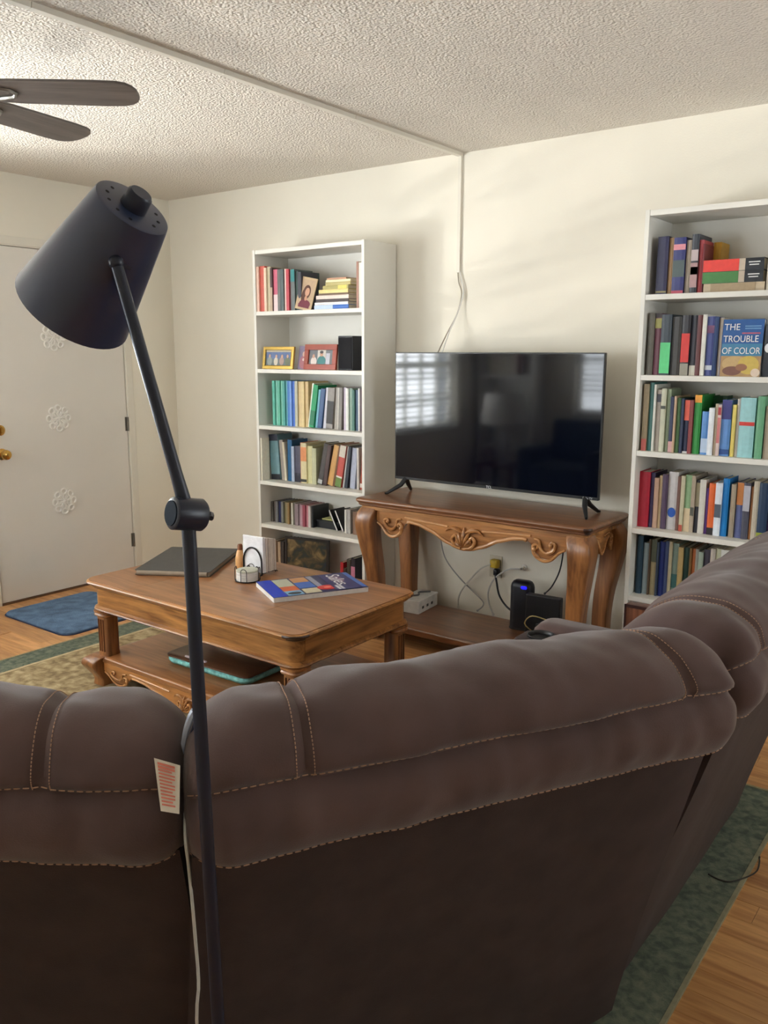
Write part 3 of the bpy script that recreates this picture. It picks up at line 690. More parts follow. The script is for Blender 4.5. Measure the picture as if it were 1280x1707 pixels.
book(2.5075, -.13, RS[0], .03, .205, .11, 0, (216, 166, 62), [], 'yellow book behind the lying stack on top shelf, right bookcase', 'books on the top shelf, right bookcase')
book(2.7460, -.24, RS[0], .03, .19, .15, 0, (216, 206, 192), [], 'cream book right of the lying stack on top shelf, right bookcase', 'books on the top shelf, right bookcase')
book(2.7785, -.24, RS[0], .022, .16, .15, 0, (128, 92, 140), [], 'purple book at the frame edge on top shelf, right bookcase', 'books on the top shelf, right bookcase')
# ---- face-out book with its title
t = thing('hardback_book', 'blue and gold hardback titled The Trouble of Color facing out, right bookcase', 'book', (2.679, -.2635, RS[1]), (math.radians(-4), 0, 0))
mb = MB(); mb.box(-.076, .076, 0, .0025, 0, .222).box(-.076, .076, .0245, .027, 0, .222).box(-.078, -.0755, 0, .027, 0, .222); mb.build('cover', flat((22, 66, 128), .3), t)
MB().box(-.075, .074, .0025, .0245, .003, .219).build('pages', PAPER, t)
print_sheet('cover_print', t, [('r', 0, .111, .0755, .1105, (28, 88, 156)), ('r', 0, .098, .0755, .030, (60, 130, 170)), ('r', 0, .040, .0755, .040, (176, 140, 92)), ('e', -.02, .050, .050, .030, (196, 164, 112)), ('e', .03, .045, .04, .036, (206, 178, 84)), ('e', -.03, .022, .036, .018, (122, 78, 62)), ('e', .005, .036, .022, .014, (150, 100, 70)), ('e', .058, .016, .017, .016, (226, 206, 186)), ('r', .030, .168, .034, .0025, (190, 90, 110)), ('r', .036, .186, .03, .002, (110, 160, 205)), ('r', .036, .195, .03, .002, (110, 160, 205))], -.0002, .00012)
TW = flat((236, 238, 236), .5)
text('THE', .036, TW, t, 'title_word', (-.072, -.0030, .180), (PI/2, 0, 0), .0002, 'LEFT', .92)
text('TROUBLE', .036, TW, t, 'title_word', (-.072, -.0030, .134), (PI/2, 0, 0), .0002, 'LEFT', .86)
text('OF COLOR', .036, TW, t, 'title_word', (-.074, -.0030, .088), (PI/2, 0, 0), .0002, 'LEFT', .80)
book(2.7595, -.25, RS[1], .034, .20, .16, 0, (24, 34, 44), [('disc', .55, (230, 230, 230))], 'black book with white dot right of the face-out hardback', 'books on the second shelf, right bookcase')
# dark green box file behind the third shelf row
book(2.5415, -.10, RS[2], .055, .235, .08, 0, (22, 82, 48), [], 'dark green book standing deep behind the small blue book, right bookcase', 'books on the third shelf, right bookcase')
# ---- portrait, frames and speaker on the left bookcase
t = thing('portrait_frame', 'tan matted portrait photo of a long-haired person leaning by stacked books', 'picture frame', (.372, -.272, LS[0] + .0012), (math.radians(-9), math.radians(11), 0))
MB().rloft(.118, .006, .001, [(0, 0), (0, .176)]).build('mount', flat((204, 178, 140), .6), t)
print_sheet('portrait_print', t, [('r', 0, .09, .050, .074, (196, 168, 138)), ('e', .004, .098, .027, .038, (92, 58, 46)), ('e', -.012, .075, .018, .04, (92, 58, 46)), ('e', .006, .034, .040, .022, (120, 50, 66)), ('r', .002, .022, .040, .010, (120, 50, 66)), ('e', .008, .098, .016, .023, (212, 162, 134)), ('e', .006, .064, .009, .014, (205, 154, 126))], -.0032)
def photo_frame(name, label, x, wd, hh, bw, rgb, shapes, bead=None, lean=-8, rz=0):
    t = thing(name, label, 'picture frame', (x, -.262, LS[1] + .0012), (math.radians(lean), 0, rz), 'framed photographs on the second shelf')
    M = mat(name + '_finish', rgb, .35, metal=(.8 if bead else 0)); m = MB()
    for a, b, c, d in ((-wd/2, wd/2, 0, bw), (-wd/2, wd/2, hh - bw, hh), (-wd/2, -wd/2 + bw, bw, hh - bw), (wd/2 - bw, wd/2, bw, hh - bw)): m.box(a, b, -.008, .006, c, d)
    m.build('frame', M, t, bevel=.002)
    if bead:
        q = MB(); a, b = wd/2 - bw, bw; q.tube([(-a, -.0085, b), (a, -.0085, b), (a, -.0085, hh - b), (-a, -.0085, hh - b), (-a, -.0085, b + .001)], .002, 6); q.build('inner_bead', bead, t)
    MB().box(-wd/2 + bw*.8, wd/2 - bw*.8, .0005, .005, bw*.8, hh - bw*.8).build('backing', flat((180, 172, 156), .6), t)
    print_sheet('photograph', t, shapes, .0002)
    MB().box(-.02, .02, .006, .009, .0, hh*.5).build('easel', flat((40, 36, 34), .7), t)
    return t
photo_frame('gold_photo_frame', 'gold framed group photo at the left of the second shelf', .165, .240, .126, .018, (206, 172, 92), [('r', 0, .063, .105, .047, (110, 122, 124)), ('r', 0, .078, .105, .02, (96, 116, 160)), ('r', 0, .102, .105, .006, (196, 186, 160)), ('e', -.07, .045, .02, .026, (150, 160, 156)), ('e', -.02, .044, .016, .024, (206, 196, 180)), ('e', .025, .046, .018, .024, (176, 150, 140)), ('e', .07, .045, .018, .024, (112, 120, 96)), ('e', -.018, .072, .008, .010, (206, 166, 140)), ('e', .027, .072, .008, .010, (206, 166, 140)), ('e', -.07, .074, .008, .010, (196, 160, 138)), ('e', .07, .072, .008, .010, (200, 160, 136))], mat('bright_gold', (236, 208, 130), .25, metal=1))
t = thing('photo_card', 'unframed mauve photo card propped between the gold and the red frame', 'photo', (.332, -.242, LS[1] + .001), (math.radians(-10), 0, 0))
MB().box(-.036, .036, 0, .0012, 0, .132).build('card', flat((150, 136, 156), .4), t)
print_sheet('card_print', t, [('r', 0, .066, .034, .063, (134, 122, 148)), ('e', .0, .04, .024, .036, (168, 104, 116)), ('e', .004, .086, .010, .014, (212, 176, 160)), ('e', .004, .055, .008, .008, (228, 208, 204))], -.0002)
photo_frame('wood_photo_frame', 'red wood framed photo of people standing beside the black speaker', .483, .234, .138, .030, (158, 66, 44), [('r', 0, .069, .09, .042, (110, 112, 116)), ('r', .005, .08, .030, .030, (214, 206, 196)), ('e', .006, .050, .030, .026, (44, 124, 124)), ('e', .004, .086, .011, .014, (196, 148, 120)), ('e', .004, .096, .013, .008, (52, 40, 36)), ('e', -.05, .045, .022, .026, (226, 214, 206)), ('e', -.052, .074, .009, .011, (206, 160, 134)), ('r', .052, .06, .014, .030, (196, 196, 206))])
t = thing('bookshelf_speaker', 'small black box speaker at the right end of the second shelf', 'speaker', (.655, -.205, LS[1]))
MB().rbox(.102, .09, .0003, .182, .004, .003).build('cabinet', mat('speaker_black', (30, 31, 38), .5), t)
MB().rloft(.090, .004, .0015, [(0, .008), (0, .174)], cy=-.0465).build('grille', mat('speaker_cloth', (20, 20, 26), .9, bump=.4, bscale=900), t)
t = thing('black_book_box', 'flat black box behind the leaning cases on the fifth shelf', 'box', (.44, -.09, LS[4]))
MB().rbox(.17, .14, .0004, .036, .003, .002).build('tray', flat((28, 30, 36), .5), t); MB().rbox(.174, .144, .0362, .046, .003, .002).build('lid', flat((32, 34, 40), .5), t)
t = thing('paper_pad', 'pale yellow green pad on top of the flat black box', 'notepad', (.43, -.09, LS[4] + .0465))
MB().box(-.05, .05, -.05, .05, 0, .006).build('sheets', flat((204, 206, 140), .7), t); MB().box(-.05, .05, -.05, -.044, .006, .0075).build('binding', flat((120, 120, 80), .6), t)
for k, (x, hh, tl, rgb) in enumerate(((.522, .128, -28, (232, 230, 228)), (.566, .130, -27, (226, 222, 220)))):
    book(x, -.175, LS[4], .008, hh, .13, tl, (30, 30, 34), [(0, 1, rgb)], ('leaning white-spined disc case nearest the flat black box', 'second leaning white-spined disc case beside the upright white booklet')[k], 'leaning disc cases', 'disc_case', 'disc case')
for k, (x, wd, hh, rgb, nm) in enumerate(((.592, .014, .135, (226, 222, 216), 'upright white booklet right of the leaning disc cases'), (.608, .026, .138, (172, 168, 164), 'light grey book right of the white booklet, fifth shelf'), (.652, .03, .13, (140, 110, 92), 'brown book half hidden behind the console leg, fifth shelf'))):
    book(x, -.19, LS[4], wd, hh, .14, 0, rgb, [], nm, 'books at the right of the fifth shelf')
# bottom shelf: books, dark landscape picture, red books
for k, (x, wd, hh, rgb, nm) in enumerate(((.03, .03, .25, (120, 92, 66), 'brown book at the left end of the bottom shelf'), (.064, .02, .245, (196, 168, 138), 'beige book second on the bottom shelf'), (.088, .026, .252, (60, 50, 46), 'dark book beside the landscape picture on the bottom shelf'))):
    book(x, -.19, LS[5], wd, hh, .16, 0, rgb, [], nm, 'books on the bottom shelf, left bookcase')
t = thing('landscape_picture', 'dark landscape picture in black frame leaning in the bottom of the left bookcase', 'picture', (.272, -.165, LS[5] + .0025), (math.radians(-3), 0, math.radians(12)))
PW, PH = .30, .285; m = MB()
for a, b, c, d in ((-PW/2, PW/2, 0, .014), (-PW/2, PW/2, PH - .014, PH), (-PW/2, -PW/2 + .014, .014, PH - .014), (PW/2 - .014, PW/2, .014, PH - .014)): m.box(a, b, -.008, .008, c, d)
m.build('frame', flat((40, 32, 28), .4), t)
def painting():
    m = bpy.data.materials.new('dark_landscape_print'); m.use_nodes = True; nt = m.node_tree; b = nt.nodes['Principled BSDF']; b.inputs['Roughness'].default_value = .3
    tc = nt.nodes.new('ShaderNodeTexCoord'); n = nt.nodes.new('ShaderNodeTexNoise'); n.inputs['Scale'].default_value = 14; n.inputs['Detail'].default_value = 5; n.inputs['Distortion'].default_value = 1
    nt.links.new(tc.outputs['Object'], n.inputs['Vector']); r = nt.nodes.new('ShaderNodeValToRGB')
    cols = [(.3, (30, 44, 66)), (.45, (48, 52, 44)), (.56, (92, 78, 52)), (.7, (150, 126, 84))]
    r.color_ramp.elements[0].position = cols[0][0]; r.color_ramp.elements[0].color = lin(cols[0][1]); r.color_ramp.elements[1].position = cols[-1][0]; r.color_ramp.elements[1].color = lin(cols[-1][1])
    for p_, c_ in cols[1:-1]: e = r.color_ramp.elements.new(p_); e.color = lin(c_)
    nt.links.new(n.outputs['Fac'], r.inputs[0]); nt.links.new(r.outputs[0], b.inputs['Base Color']); return m
MB().box(-PW/2 + .012, PW/2 - .012, -.003, .004, .012, PH - .012).build('landscape_print', painting(), t)
for k, (x, wd, hh, rgb, nm, ex) in enumerate(((.575, .022, .2, (196, 44, 52), 'red book on the bottom shelf near the console leg', []), (.60, .02, .17, (70, 56, 44), 'dark brown book right of the red one, bottom shelf', []), (.624, .028, .225, (72, 66, 56), 'dark taupe book third in the bottom right row', []), (.655, .028, .235, (40, 34, 46), 'black and pink lettered book at the bottom right row end', [(.2, .8, (206, 130, 160))]))):
    book(x, -.21, LS[5], wd, hh, .16, 0, rgb, ex, nm, 'books at the right of the bottom shelf')
# ------------------------------------------------------------------ carved furniture helpers
CARVE = wood('carved_oak', (124, 78, 40), (192, 132, 76), 'X', rough=.3)
CARVEHI = wood('carved_oak_highlight', (160, 106, 60), (216, 160, 104), 'X', rough=.26)
EDGE = [(0, 1.0), (.07, .97), (.18, .84), (.36, .52), (.50, .36), (.60, .32), (.66, .40), (.70, .66), (.76, .86), (.83, .88), (.90, .70), (.95, .52), (1.0, .42)]
def edge_depth(f):
    f = abs(f)
    for i in range(len(EDGE) - 1):
        if f <= EDGE[i+1][0]:
            a, b = EDGE[i], EDGE[i+1]; t = (f - a[0]) / (b[0] - a[0]); t = t*t*(3 - 2*t) * .5 + t * .5
            return a[1] + (b[1] - a[1]) * t
    return EDGE[-1][1]
def carved_apron(parent, wd, dp, loc, rz, thick=.022, shell=True):
    ap = MB(); n = 64; top = [(wd/2, 0), (-wd/2, 0)]
    low = [(-wd/2 + wd*i/n, -dp * edge_depth(-1 + 2*i/n)) for i in range(n + 1)]
    # strip of quads so the scalloped plate triangulates cleanly
    vs = []; fs = []
    for i, (x, z) in enumerate(low): vs += [(x, 0, 0), (x, 0, z), (x, thick, z), (x, thick, 0)]
    for i in range(n):
        a, b = 4*i, 4*i + 4
        fs += [(a, a+1, b+1, b), (a+1, a+2, b+2, b+1), (a+2, a+3, b+3, b+2), (a+3, a, b, b+3)]
    fs += [(0, 3, 2, 1), (4*n, 4*n+1, 4*n+2, 4*n+3)]
    ap.add(vs, fs); a = ap.build('carved_apron', CARVE, parent); a.location = loc; a.rotation_euler = (0, 0, rz)
    r = dp * .068
    mid = [p for p in low if abs(p[0]) < wd/2 * .655]
    MB().tube([(x, -r*.3, z + r*.4) for x, z in mid], r, 7).build('edge_bead', CARVEHI, a, True)
    for s in (-1, 1):
        MB().tube([(s*(wd*.09 + (wd*.33 - wd*.09)*i/12), -r*.2, -dp*(.26 - .10*i/12)) for i in range(13)], r*.6, 6).build('upper_bead', CARVEHI, a, True)
        k = wd/2
        sc1 = catmull([(s*k*.985, -r*.4, -dp*.47), (s*k*.93, -r*.6, -dp*.60), (s*k*.86, -r*.8, -dp*.86), (s*k*.78, -r*.8, -dp*.92), (s*k*.705, -r*.8, -dp*.74), (s*k*.69, -r*.8, -dp*.50), (s*k*.715, -r*.9, -dp*.40), (s*k*.735, -r*.9, -dp*.46), (s*k*.725, -r*.9, -dp*.54)], 40)
        MB().tube(sc1, [r * (1.0 - .45 * abs(i - 20) / 20) for i in range(40)], 7).build('scroll', CARVEHI, a, True)
        sc2 = catmull([(s*k*.70, -r*.9, -dp*.22), (s*k*.745, -r*.9, -dp*.28), (s*k*.76, -r*.9, -dp*.52), (s*k*.81, -r*.9, -dp*.66), (s*k*.875, -r*.9, -dp*.56), (s*k*.895, -r*.9, -dp*.36), (s*k*.865, -r*.9, -dp*.28), (s*k*.845, -r*.9, -dp*.36)], 36)
        MB().tube(sc2, [r * (.95 - .4 * abs(i - 18) / 18) for i in range(36)], 7).build('scroll', CARVEHI, a, True)
        m = MB(); m.ball((s*k*.855, -r, -dp*.38), r*1.1, r*.9, r*1.1); m.ball((s*k*.70, -r, -dp*.58), r*1.2, r, r*1.2)
        m.build('scroll_eye', CARVEHI, a, True)
    if shell:
        m = MB()
        for j in range(7):
            an = math.radians(-66 + 22*j); L = dp * (.70 - .10 * abs(j - 3))
            P = [Vector((math.sin(an) * L * t, -r * (.5 + 1.6 * math.sin(PI * t)), -dp*.90 + math.cos(an) * L * t)) for t in (0, .2, .4, .6, .8, 1)]
            m.tube(P, [dp*.025, dp*.042, dp*.058, dp*.066, dp*.056, dp*.02], 7)
        m.build('carved_shell', CARVE, a, True)
        for s in (-1, 1):
            P = catmull([(s*dp*.10, -r*1.2, -dp*.92), (s*dp*.34, -r*1.4, -dp*.86), (s*dp*.46, -r*1.4, -dp*.66), (s*dp*.36, -r*1.5, -dp*.52), (s*dp*.26, -r*1.5, -dp*.60), (s*dp*.30, -r*1.5, -dp*.70)], 24)
            MB().tube(P, [r*(1.1 - .5*i/23) for i in range(24)], 7).build('leaf_curl', CARVEHI, a, True)
            P = catmull([(s*dp*.06, -r, -dp*.40), (s*dp*.30, -r*1.3, -dp*.28), (s*dp*.55, -r*1.2, -dp*.26), (s*dp*.75, -r*.9, -dp*.40)], 16)
            MB().tube(P, [r*(1.2 - .8*abs(i - 6)/9) for i in range(16)], 7).build('leaf', CARVE, a, True)
    return a
def sq_leg(parent, name, x, y, sx, sy, secs, m, rcorner=.25, n=3):
    mb = MB(); rings = []
    zs = [q[0] for q in secs]
    P = catmull([(q[1], q[2], q[0]) for q in secs], len(secs) * 4)
    for q in P:
        hw = max(q.y, .008)
        rings.append([(x + sx * q.x + a, y + sy * q.x + b, q.z) for a, b in rrect(2*hw, 2*hw, hw * rcorner, n)])
    mb.loft(rings); return mb.build(name, m, parent, True)
# ------------------------------------------------------------------ console table under the television
CX0, CX1, CY0, CY1 = .915, 2.195, -.505, -.045
cw, cd_ = CX1 - CX0, CY1 - CY0
con = thing('console_table', 'carved oak console table with curved legs carrying the television', 'console table', ((CX0 + CX1)/2, (CY0 + CY1)/2, 0))
OGEE = [(.022, .700), (.018, .704), (.014, .707), (.014, .713), (.006, .718), (.001, .724), (0, .729), (.003, .734), (.008, .738), (.014, .740), (.030, .740)]
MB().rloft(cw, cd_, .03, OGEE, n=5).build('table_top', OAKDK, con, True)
MB().rloft(cw - .05, cd_ - .05, .02, [(0, .682), (0, .699)], n=4).build('under_moulding', OAK, con)
LEGS = [(.690, .000, .050), (.655, .014, .054), (.600, .022, .052), (.500, .014, .045), (.360, -.004, .039), (.220, -.010, .036), (.100, -.004, .037), (.030, .008, .041), (.0005, .012, .043)]
lx, ly = cw/2 - .075, cd_/2 - .075
for sx in (-1, 1):
    for sy in (-1, 1): sq_leg(con, 'leg', sx*lx, sy*ly, sx, sy, LEGS, OAKZ)
for sx in (-1, 1): MB().box(sx*lx - .012, sx*lx + .012, -ly + .05, ly - .05, .60, .682).build('side_apron', OAKY, con)
carved_apron(con, 2*lx - .085, .135, (0, -cd_/2 + .042, .684), 0)
carved_apron(con, 2*ly - .085, .105, (cw/2 - .042, 0, .684), PI/2, shell=False)
MB().box(-lx + .05, lx - .05, ly - .01, ly + .012, .60, .682).build('rear_apron', OAK, con)
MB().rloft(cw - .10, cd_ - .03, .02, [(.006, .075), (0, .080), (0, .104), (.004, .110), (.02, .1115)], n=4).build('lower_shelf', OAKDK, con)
# ------------------------------------------------------------------ television
tv = thing('television', 'large black flat screen television standing on the carved console table', 'television', (1.5465, -.240, .7405))
TW2, TZ0, TZ1 = .5665, .072, .7245
MB().rloft(2*TW2, .020, .004, [(.002, TZ0), (0, TZ0 + .002), (0, TZ1 - .002), (.002, TZ1)], cy=.010).build('bezel', mat('tv_bezel', (16, 17, 20), .3), tv)
MB().rloft(2*TW2 - .16, .045, .01, [(.03, TZ0 + .03), (0, TZ0 + .08), (0, TZ1 - .30), (.02, TZ1 - .26)], cy=.042).build('rear_housing', BLACK, tv)
scr = bpy.data.materials.new('tv_glass'); scr.use_nodes = True; sb = scr.node_tree.nodes['Principled BSDF']
tcs = scr.node_tree.nodes.new('ShaderNodeTexCoord'); nzs = scr.node_tree.nodes.new('ShaderNodeTexNoise'); nzs.inputs['Scale'].default_value = 3
mrs = scr.node_tree.nodes.new('ShaderNodeMapRange'); mrs.inputs[3].default_value = .045; mrs.inputs[4].default_value = .065
scr.node_tree.links.new(tcs.outputs['Object'], nzs.inputs['Vector']); scr.node_tree.links.new(nzs.outputs['Fac'], mrs.inputs[0]); scr.node_tree.links.new(mrs.outputs[0], sb.inputs['Roughness'])
sb.inputs['Base Color'].default_value = (.002, .003, .008, 1); sb.inputs['Specular IOR Level'].default_value = .5
MB().box(-TW2 + .006, TW2 - .006, -.0012, .0004, TZ0 + .014, TZ1 - .006).build('screen', scr, tv)
text('TCL', .017, flat((226, 228, 232), .4), tv, 'maker_logo', (-.012, -.0012, TZ0 + .003), (PI/2, 0, 0), .0005)
text('Roku TV', .013, flat((226, 228, 232), .4), tv, 'maker_logo', (TW2 - .075, -.0012, TZ0 + .003), (PI/2, 0, 0), .0005)
for s in (-1, 1):
    fx = s * .500
    m = MB()
    m.tube([(fx, .010, TZ0 + .006), (fx + s*.012, -.02, .045), (fx + s*.050, -.085, .0075), (fx + s*.056, -.098, .006)], [.013, .012, .008, .006], 8)
    m.tube([(fx, .010, TZ0 + .006), (fx + s*.008, .04, .045), (fx + s*.028, .092, .0075), (fx + s*.032, .104, .006)], [.013, .012, .008, .006], 8)
    m.build('stand_foot', BLACK, tv, True)
# ------------------------------------------------------------------ network boxes, outlet and cables under the console
zs = .1118
t = thing('router', 'rounded black wireless router with glowing blue light on the console shelf', 'router', (1.705, -.150, zs), (0, 0, math.radians(8)))
MB().rloft(.118, .075, .034, [(.004, .0004), (0, .004), (0, .215), (.004, .230), (.012, .242), (.024, .248)], n=6).build('body', mat('router_black', (18, 20, 30), .35), t, True)
MB().rloft(.030, .004, .0015, [(.004, .212), (0, .216), (0, .222), (.004, .226)], .018, -.0365).build('status_light', mat('blue_status_light', (30, 30, 255), .4, emit=((24, 20, 255), 2.2)), t)
MB().rbox(.124, .081, -.0002, .006, .034, .002).build('foot', BLACK, t)
t = thing('modem', 'flat black cable modem standing upright beside the router', 'modem', (1.865, -.235, zs), (0, 0, math.radians(4)))
MB().rbox(.175, .040, .0004, .215, .006, .003).build('body', mat('modem_black', (20, 21, 26), .45), t)
m = MB()
for k in range(8): m.box(-.05 + k*.013, -.042 + k*.013, -.0203, -.019, .06, .17)
m.build('vent_slot', BLACK, t)
MB().rbox(.185, .06, -.0002, .008, .008, .002).build('stand', BLACK, t)
for k, (P, col, nm) in enumerate(((((-.04, -.018, .03), (-.07, -.06, .08), (-.03, -.08, .13), (.03, -.06, .12), (.07, -.02, .09), (.09, .02, .06)), (190, 170, 110), 'yellow_cable'), (((.0, -.018, .05), (.01, -.05, .06), (.03, -.055, .03), (.03, -.05, -.0)), (216, 216, 214), 'white_cable'))):
    MB().tube(catmull(P, 20), .003, 6).build(nm, flat(col, .5), t, True)
MB().rbox(.03, .03, .05, .09, .012, .008, -.01, -.03).build('power_plug', BLACK, t, True)
t = thing('power_box', 'white cable box with slots on the console shelf behind coffee table', 'box', (1.105, -.185, zs), (0, 0, math.radians(6)))
MB().rbox(.115, .215, .0004, .062, .008, .003).build('tray', WHITEP, t); MB().rbox(.121, .221, .0622, .072, .008, .003).build('lid', WHITEP, t)
for k in range(3): MB().box(.0568, .0582, -.07 + k*.05, -.05 + k*.05, .022, .036).build('socket_hole', flat((90, 88, 84), .6), t)
t = thing('power_strip_cord', 'small grey cable bundle resting on the white cable box', 'cable', (1.105, -.185, zs + .0722))
MB().tube(catmull([(-.03, -.07, .006), (.01, -.02, .008), (-.02, .03, .006), (.02, .08, .006)], 18), .005, 6).build('cord', flat((120, 122, 122), .5), t, True)
t = thing('wall_outlet', 'ivory wall outlet with a yellow and a black plug under the console', 'outlet', (1.468, -.001, .362))
MB().rloft(.072, .006, .002, [(0, -.058), (0, .058)], cy=-.003).build('cover_plate', flat((206, 198, 178), .5), t)
YP = flat((206, 172, 46), .5)
m = MB(); m.rbox(.048, .042, .000, .044, .016, .008, .008, -.028); m.build('yellow_plug', YP, t, True)
m = MB(); m.rbox(.030, .036, -.040, -.006, .012, .006, .018, -.026); m.build('black_plug', BLACK, t, True)
def cable(name, label, P, r, rgb, n=32):
    t = thing(name, label, 'cable', P[0]); o = Vector(P[0])
    MB().tube([q - o for q in catmull(P, n)], r, 6).build('cord', flat(rgb, .5), t, True)
    m = MB(); q = Vector(P[-1]) - o; m.ball(q, r*1.8, r*1.8, r*1.8, 8, 5); m.build('end_sleeve', flat(rgb, .5), t, True)
    return t
cable('tv_power_cord', 'thin grey cord hanging in a curve below the console apron', [(1.146, -.05, .60), (1.146, -.045, .487), (1.175, -.04, .37), (1.272, -.035, .268), (1.40, -.035, .18), (1.418, -.04, .150), (1.39, -.05, .118)], .0035, (168, 166, 160))
cable('white_plug_cord', 'white cord looping from the yellow plug down to the shelf', [(1.462, -.05, .382), (1.40, -.055, .345), (1.31, -.055, .24), (1.272, -.05, .175), (1.275, -.06, .118)], .0042, (206, 202, 192))
cable('black_plug_cord', 'thick black cord from the outlet to the router', [(1.490, -.048, .332), (1.505, -.06, .30), (1.535, -.08, .235), (1.59, -.10, .19), (1.655, -.12, .17)], .0055, (24, 24, 28))
cable('white_coax_cable', 'white coax cable arching from the wall jack to the shelf', [(1.628, -.035, .381), (1.56, -.05, .368), (1.49, -.055, .31), (1.455, -.055, .235), (1.462, -.055, .17), (1.492, -.06, .118)], .0042, (202, 200, 194))
t = thing('coax_jack', 'small round coax jack on the wall right of the outlet', 'jack', (1.632, -.001, .381))
MY = Matrix.Rotation(PI/2, 4, 'X')
MB().lathe([(.018, 0), (.017, .003), (.008, .005), (.008, .02), (.001, .02)], 14, M=MY).build('jack', flat((214, 210, 200), .4), t, True)
MB().lathe([(.006, .02), (.006, .034), (.001, .034)], 10, M=MY).build('connector', mat('nickel', (170, 168, 160), .3, metal=.9), t, True)
cable('modem_power_cord', 'dark thin cord dropping behind the right console leg to the modem', [(1.872, -.06, .62), (1.872, -.06, .53), (1.862, -.07, .42), (1.838, -.10, .34), (1.835, -.17, .318)], .0035, (40, 40, 44))
t = thing('cable_cover', 'short tan cable cover strip on the wall beside the right rear leg', 'cover strip', (2.052, -.001, .362))
MB().rloft(.014, .012, .004, [(0, -.05), (0, .05)], cy=-.006).build('strip', flat((208, 176, 112), .5), t)
for s in (-1, 1): MB().ball((0, -.013, s*.03), .003, .0015, .003, 8, 5).build('screw', flat((170, 150, 110), .4), t)
t = thing('wooden_crate', 'dark edged brown wooden box on the floor in front of right bookcase', 'box', (2.366, -.323, 0))
MB().box(-.06, .13, -.034, .034, .0005, .395).build('crate_body', wood('crate_wood', (84, 46, 32), (146, 92, 66), 'Z'), t)
m = MB()
for x in (-.06, .122): m.box(x, x + .008, -.038, -.0342, .0005, .395)
m.box(-.06, .13, -.038, -.0342, .386, .399).build('edge_trim', flat((58, 24, 20), .4), t)
# ------------------------------------------------------------------ coffee table
TX0, TX1, TY0, TY1, TH = .385, 1.672, -1.748, -.992, .49
tw, td = TX1 - TX0, TY1 - TY0
ct = thing('coffee_table', 'carved oak coffee table with fluted legs and low shelf on the rug', 'coffee table', ((TX0 + TX1)/2, (TY0 + TY1)/2, 0.0085))
Z = TH - .0085
def clipped(wd, dp, r):
    return rrect(wd, dp, r, 4)
MB().rloft(tw, td, .07, [(.030, Z - .036), (.026, Z - .031), (.022, Z - .029), (.020, Z - .024), (.010, Z - .020), (.003, Z - .015), (0, Z - .010), (.002, Z - .006), (.008, Z - .003), (.014, Z - .0025), (.060, Z - .0025)], n=6).build('top_edge', OAK, ct, True)
px = [-tw/2 + .012, -tw/2 + .012 + .30, tw/2 - .012 - .30, tw/2 - .012]
for i in range(3):
    a, b = px[i], px[i+1]
    if i == 1: MB().box(a + .0008, b - .0008, -td/2 + .012, td/2 - .012, Z - .0028, Z).build('top_panel', OAKTOP, ct)
    else:
        s = -1 if i == 0 else 1; R = .055; inn = b - .0008 if i == 0 else a + .0008; out = a if i == 0 else b; poly = [(inn, -td/2 + .012)]
        for k in range(7):
            q = PI/2 * k / 6; poly.append((out - s*R + s*R*math.sin(q), -td/2 + .012 + R - R*math.cos(q)))
        for k in range(7):
            q = PI/2 * k / 6; poly.append((out - s*R + s*R*math.cos(q), td/2 - .012 - R + R*math.sin(q)))
        poly.append((inn, td/2 - .012))
        MB().loft([[(x, y, z) for x, y in poly] for z in (Z - .0028, Z)]).build('top_panel', OAKTOP, ct)
aw, ad_ = tw - .075, td - .075
MB().rloft(aw, ad_, .045, [(0, Z - .118), (0, Z - .036)], n=5).build('apron', OAK, ct, True)
MB().rloft(aw + .028, ad_ + .028, .055, [(.012, Z - .140), (.004, Z - .136), (0, Z - .131), (.003, Z - .127), (.003, Z - .123), (.009, Z - .119), (.016, Z - .117)], n=5).build('apron_moulding', OAK, ct, True)
for s in (-1, 1): MB().box(s*aw/2 - .003, s*aw/2 + .003, -ad_/2 + .047, ad_/2 - .047, Z - .1165, Z - .037).build('apron_side', OAKY, ct)
glx, gly = aw/2 - .040, ad_/2 - .040
SZ = .135
for sx in (-1, 1):
    for sy in (-1, 1):
        x, y = sx*glx, sy*gly
        lg = MB().rloft(.098, .098, .030, [(.012, SZ), (.012, SZ + .01), (.014, SZ + .015), (.014, Z - .172), (.010, Z - .168), (.002, Z - .164), (0, Z - .158), (.004, Z - .152), (.0, Z - .148), (.0, Z - .142), (.006, Z - .139)], x, y, n=5).build('leg', OAKZ, ct, True)
        for k in (-1, 0, 1):
            MB().tube([(x + sx*.0355, y + k*.016, SZ + .02), (x + sx*.0355, y + k*.016, Z - .18)], .0042, 6).build('flute', OAKD, lg, True)
            MB().tube([(x + k*.016, y + sy*.0355, SZ + .02), (x + k*.016, y + sy*.0355, Z - .18)], .0042, 6).build('flute', OAKD, lg, True)
        sq_leg(ct, 'foot', sx*(tw/2 - .058), sy*(td/2 - .058), sx, sy, [(.134, .0, .044), (.118, .016, .050), (.095, .022, .050), (.065, .012, .042), (.030, .000, .035), (.0003, .000, .037)], OAKZ)
MB().rloft(tw - .06, td - .06, .03, [(.010, SZ - .028), (.002, SZ - .024), (0, SZ - .018), (0, SZ - .006), (.004, SZ - .002), (.012, SZ)], n=5).build('lower_shelf', OAKTOP, ct, True)
carved_apron(ct, tw - .20, .085, (0, -td/2 + .030, SZ - .024), 0, .018)
carved_apron(ct, td - .20, .075, (tw/2 - .030, 0, SZ - .024), PI/2, .018)
carved_apron(ct, td - .20, .075, (-tw/2 + .030, 0, SZ - .024), -PI/2, .018)
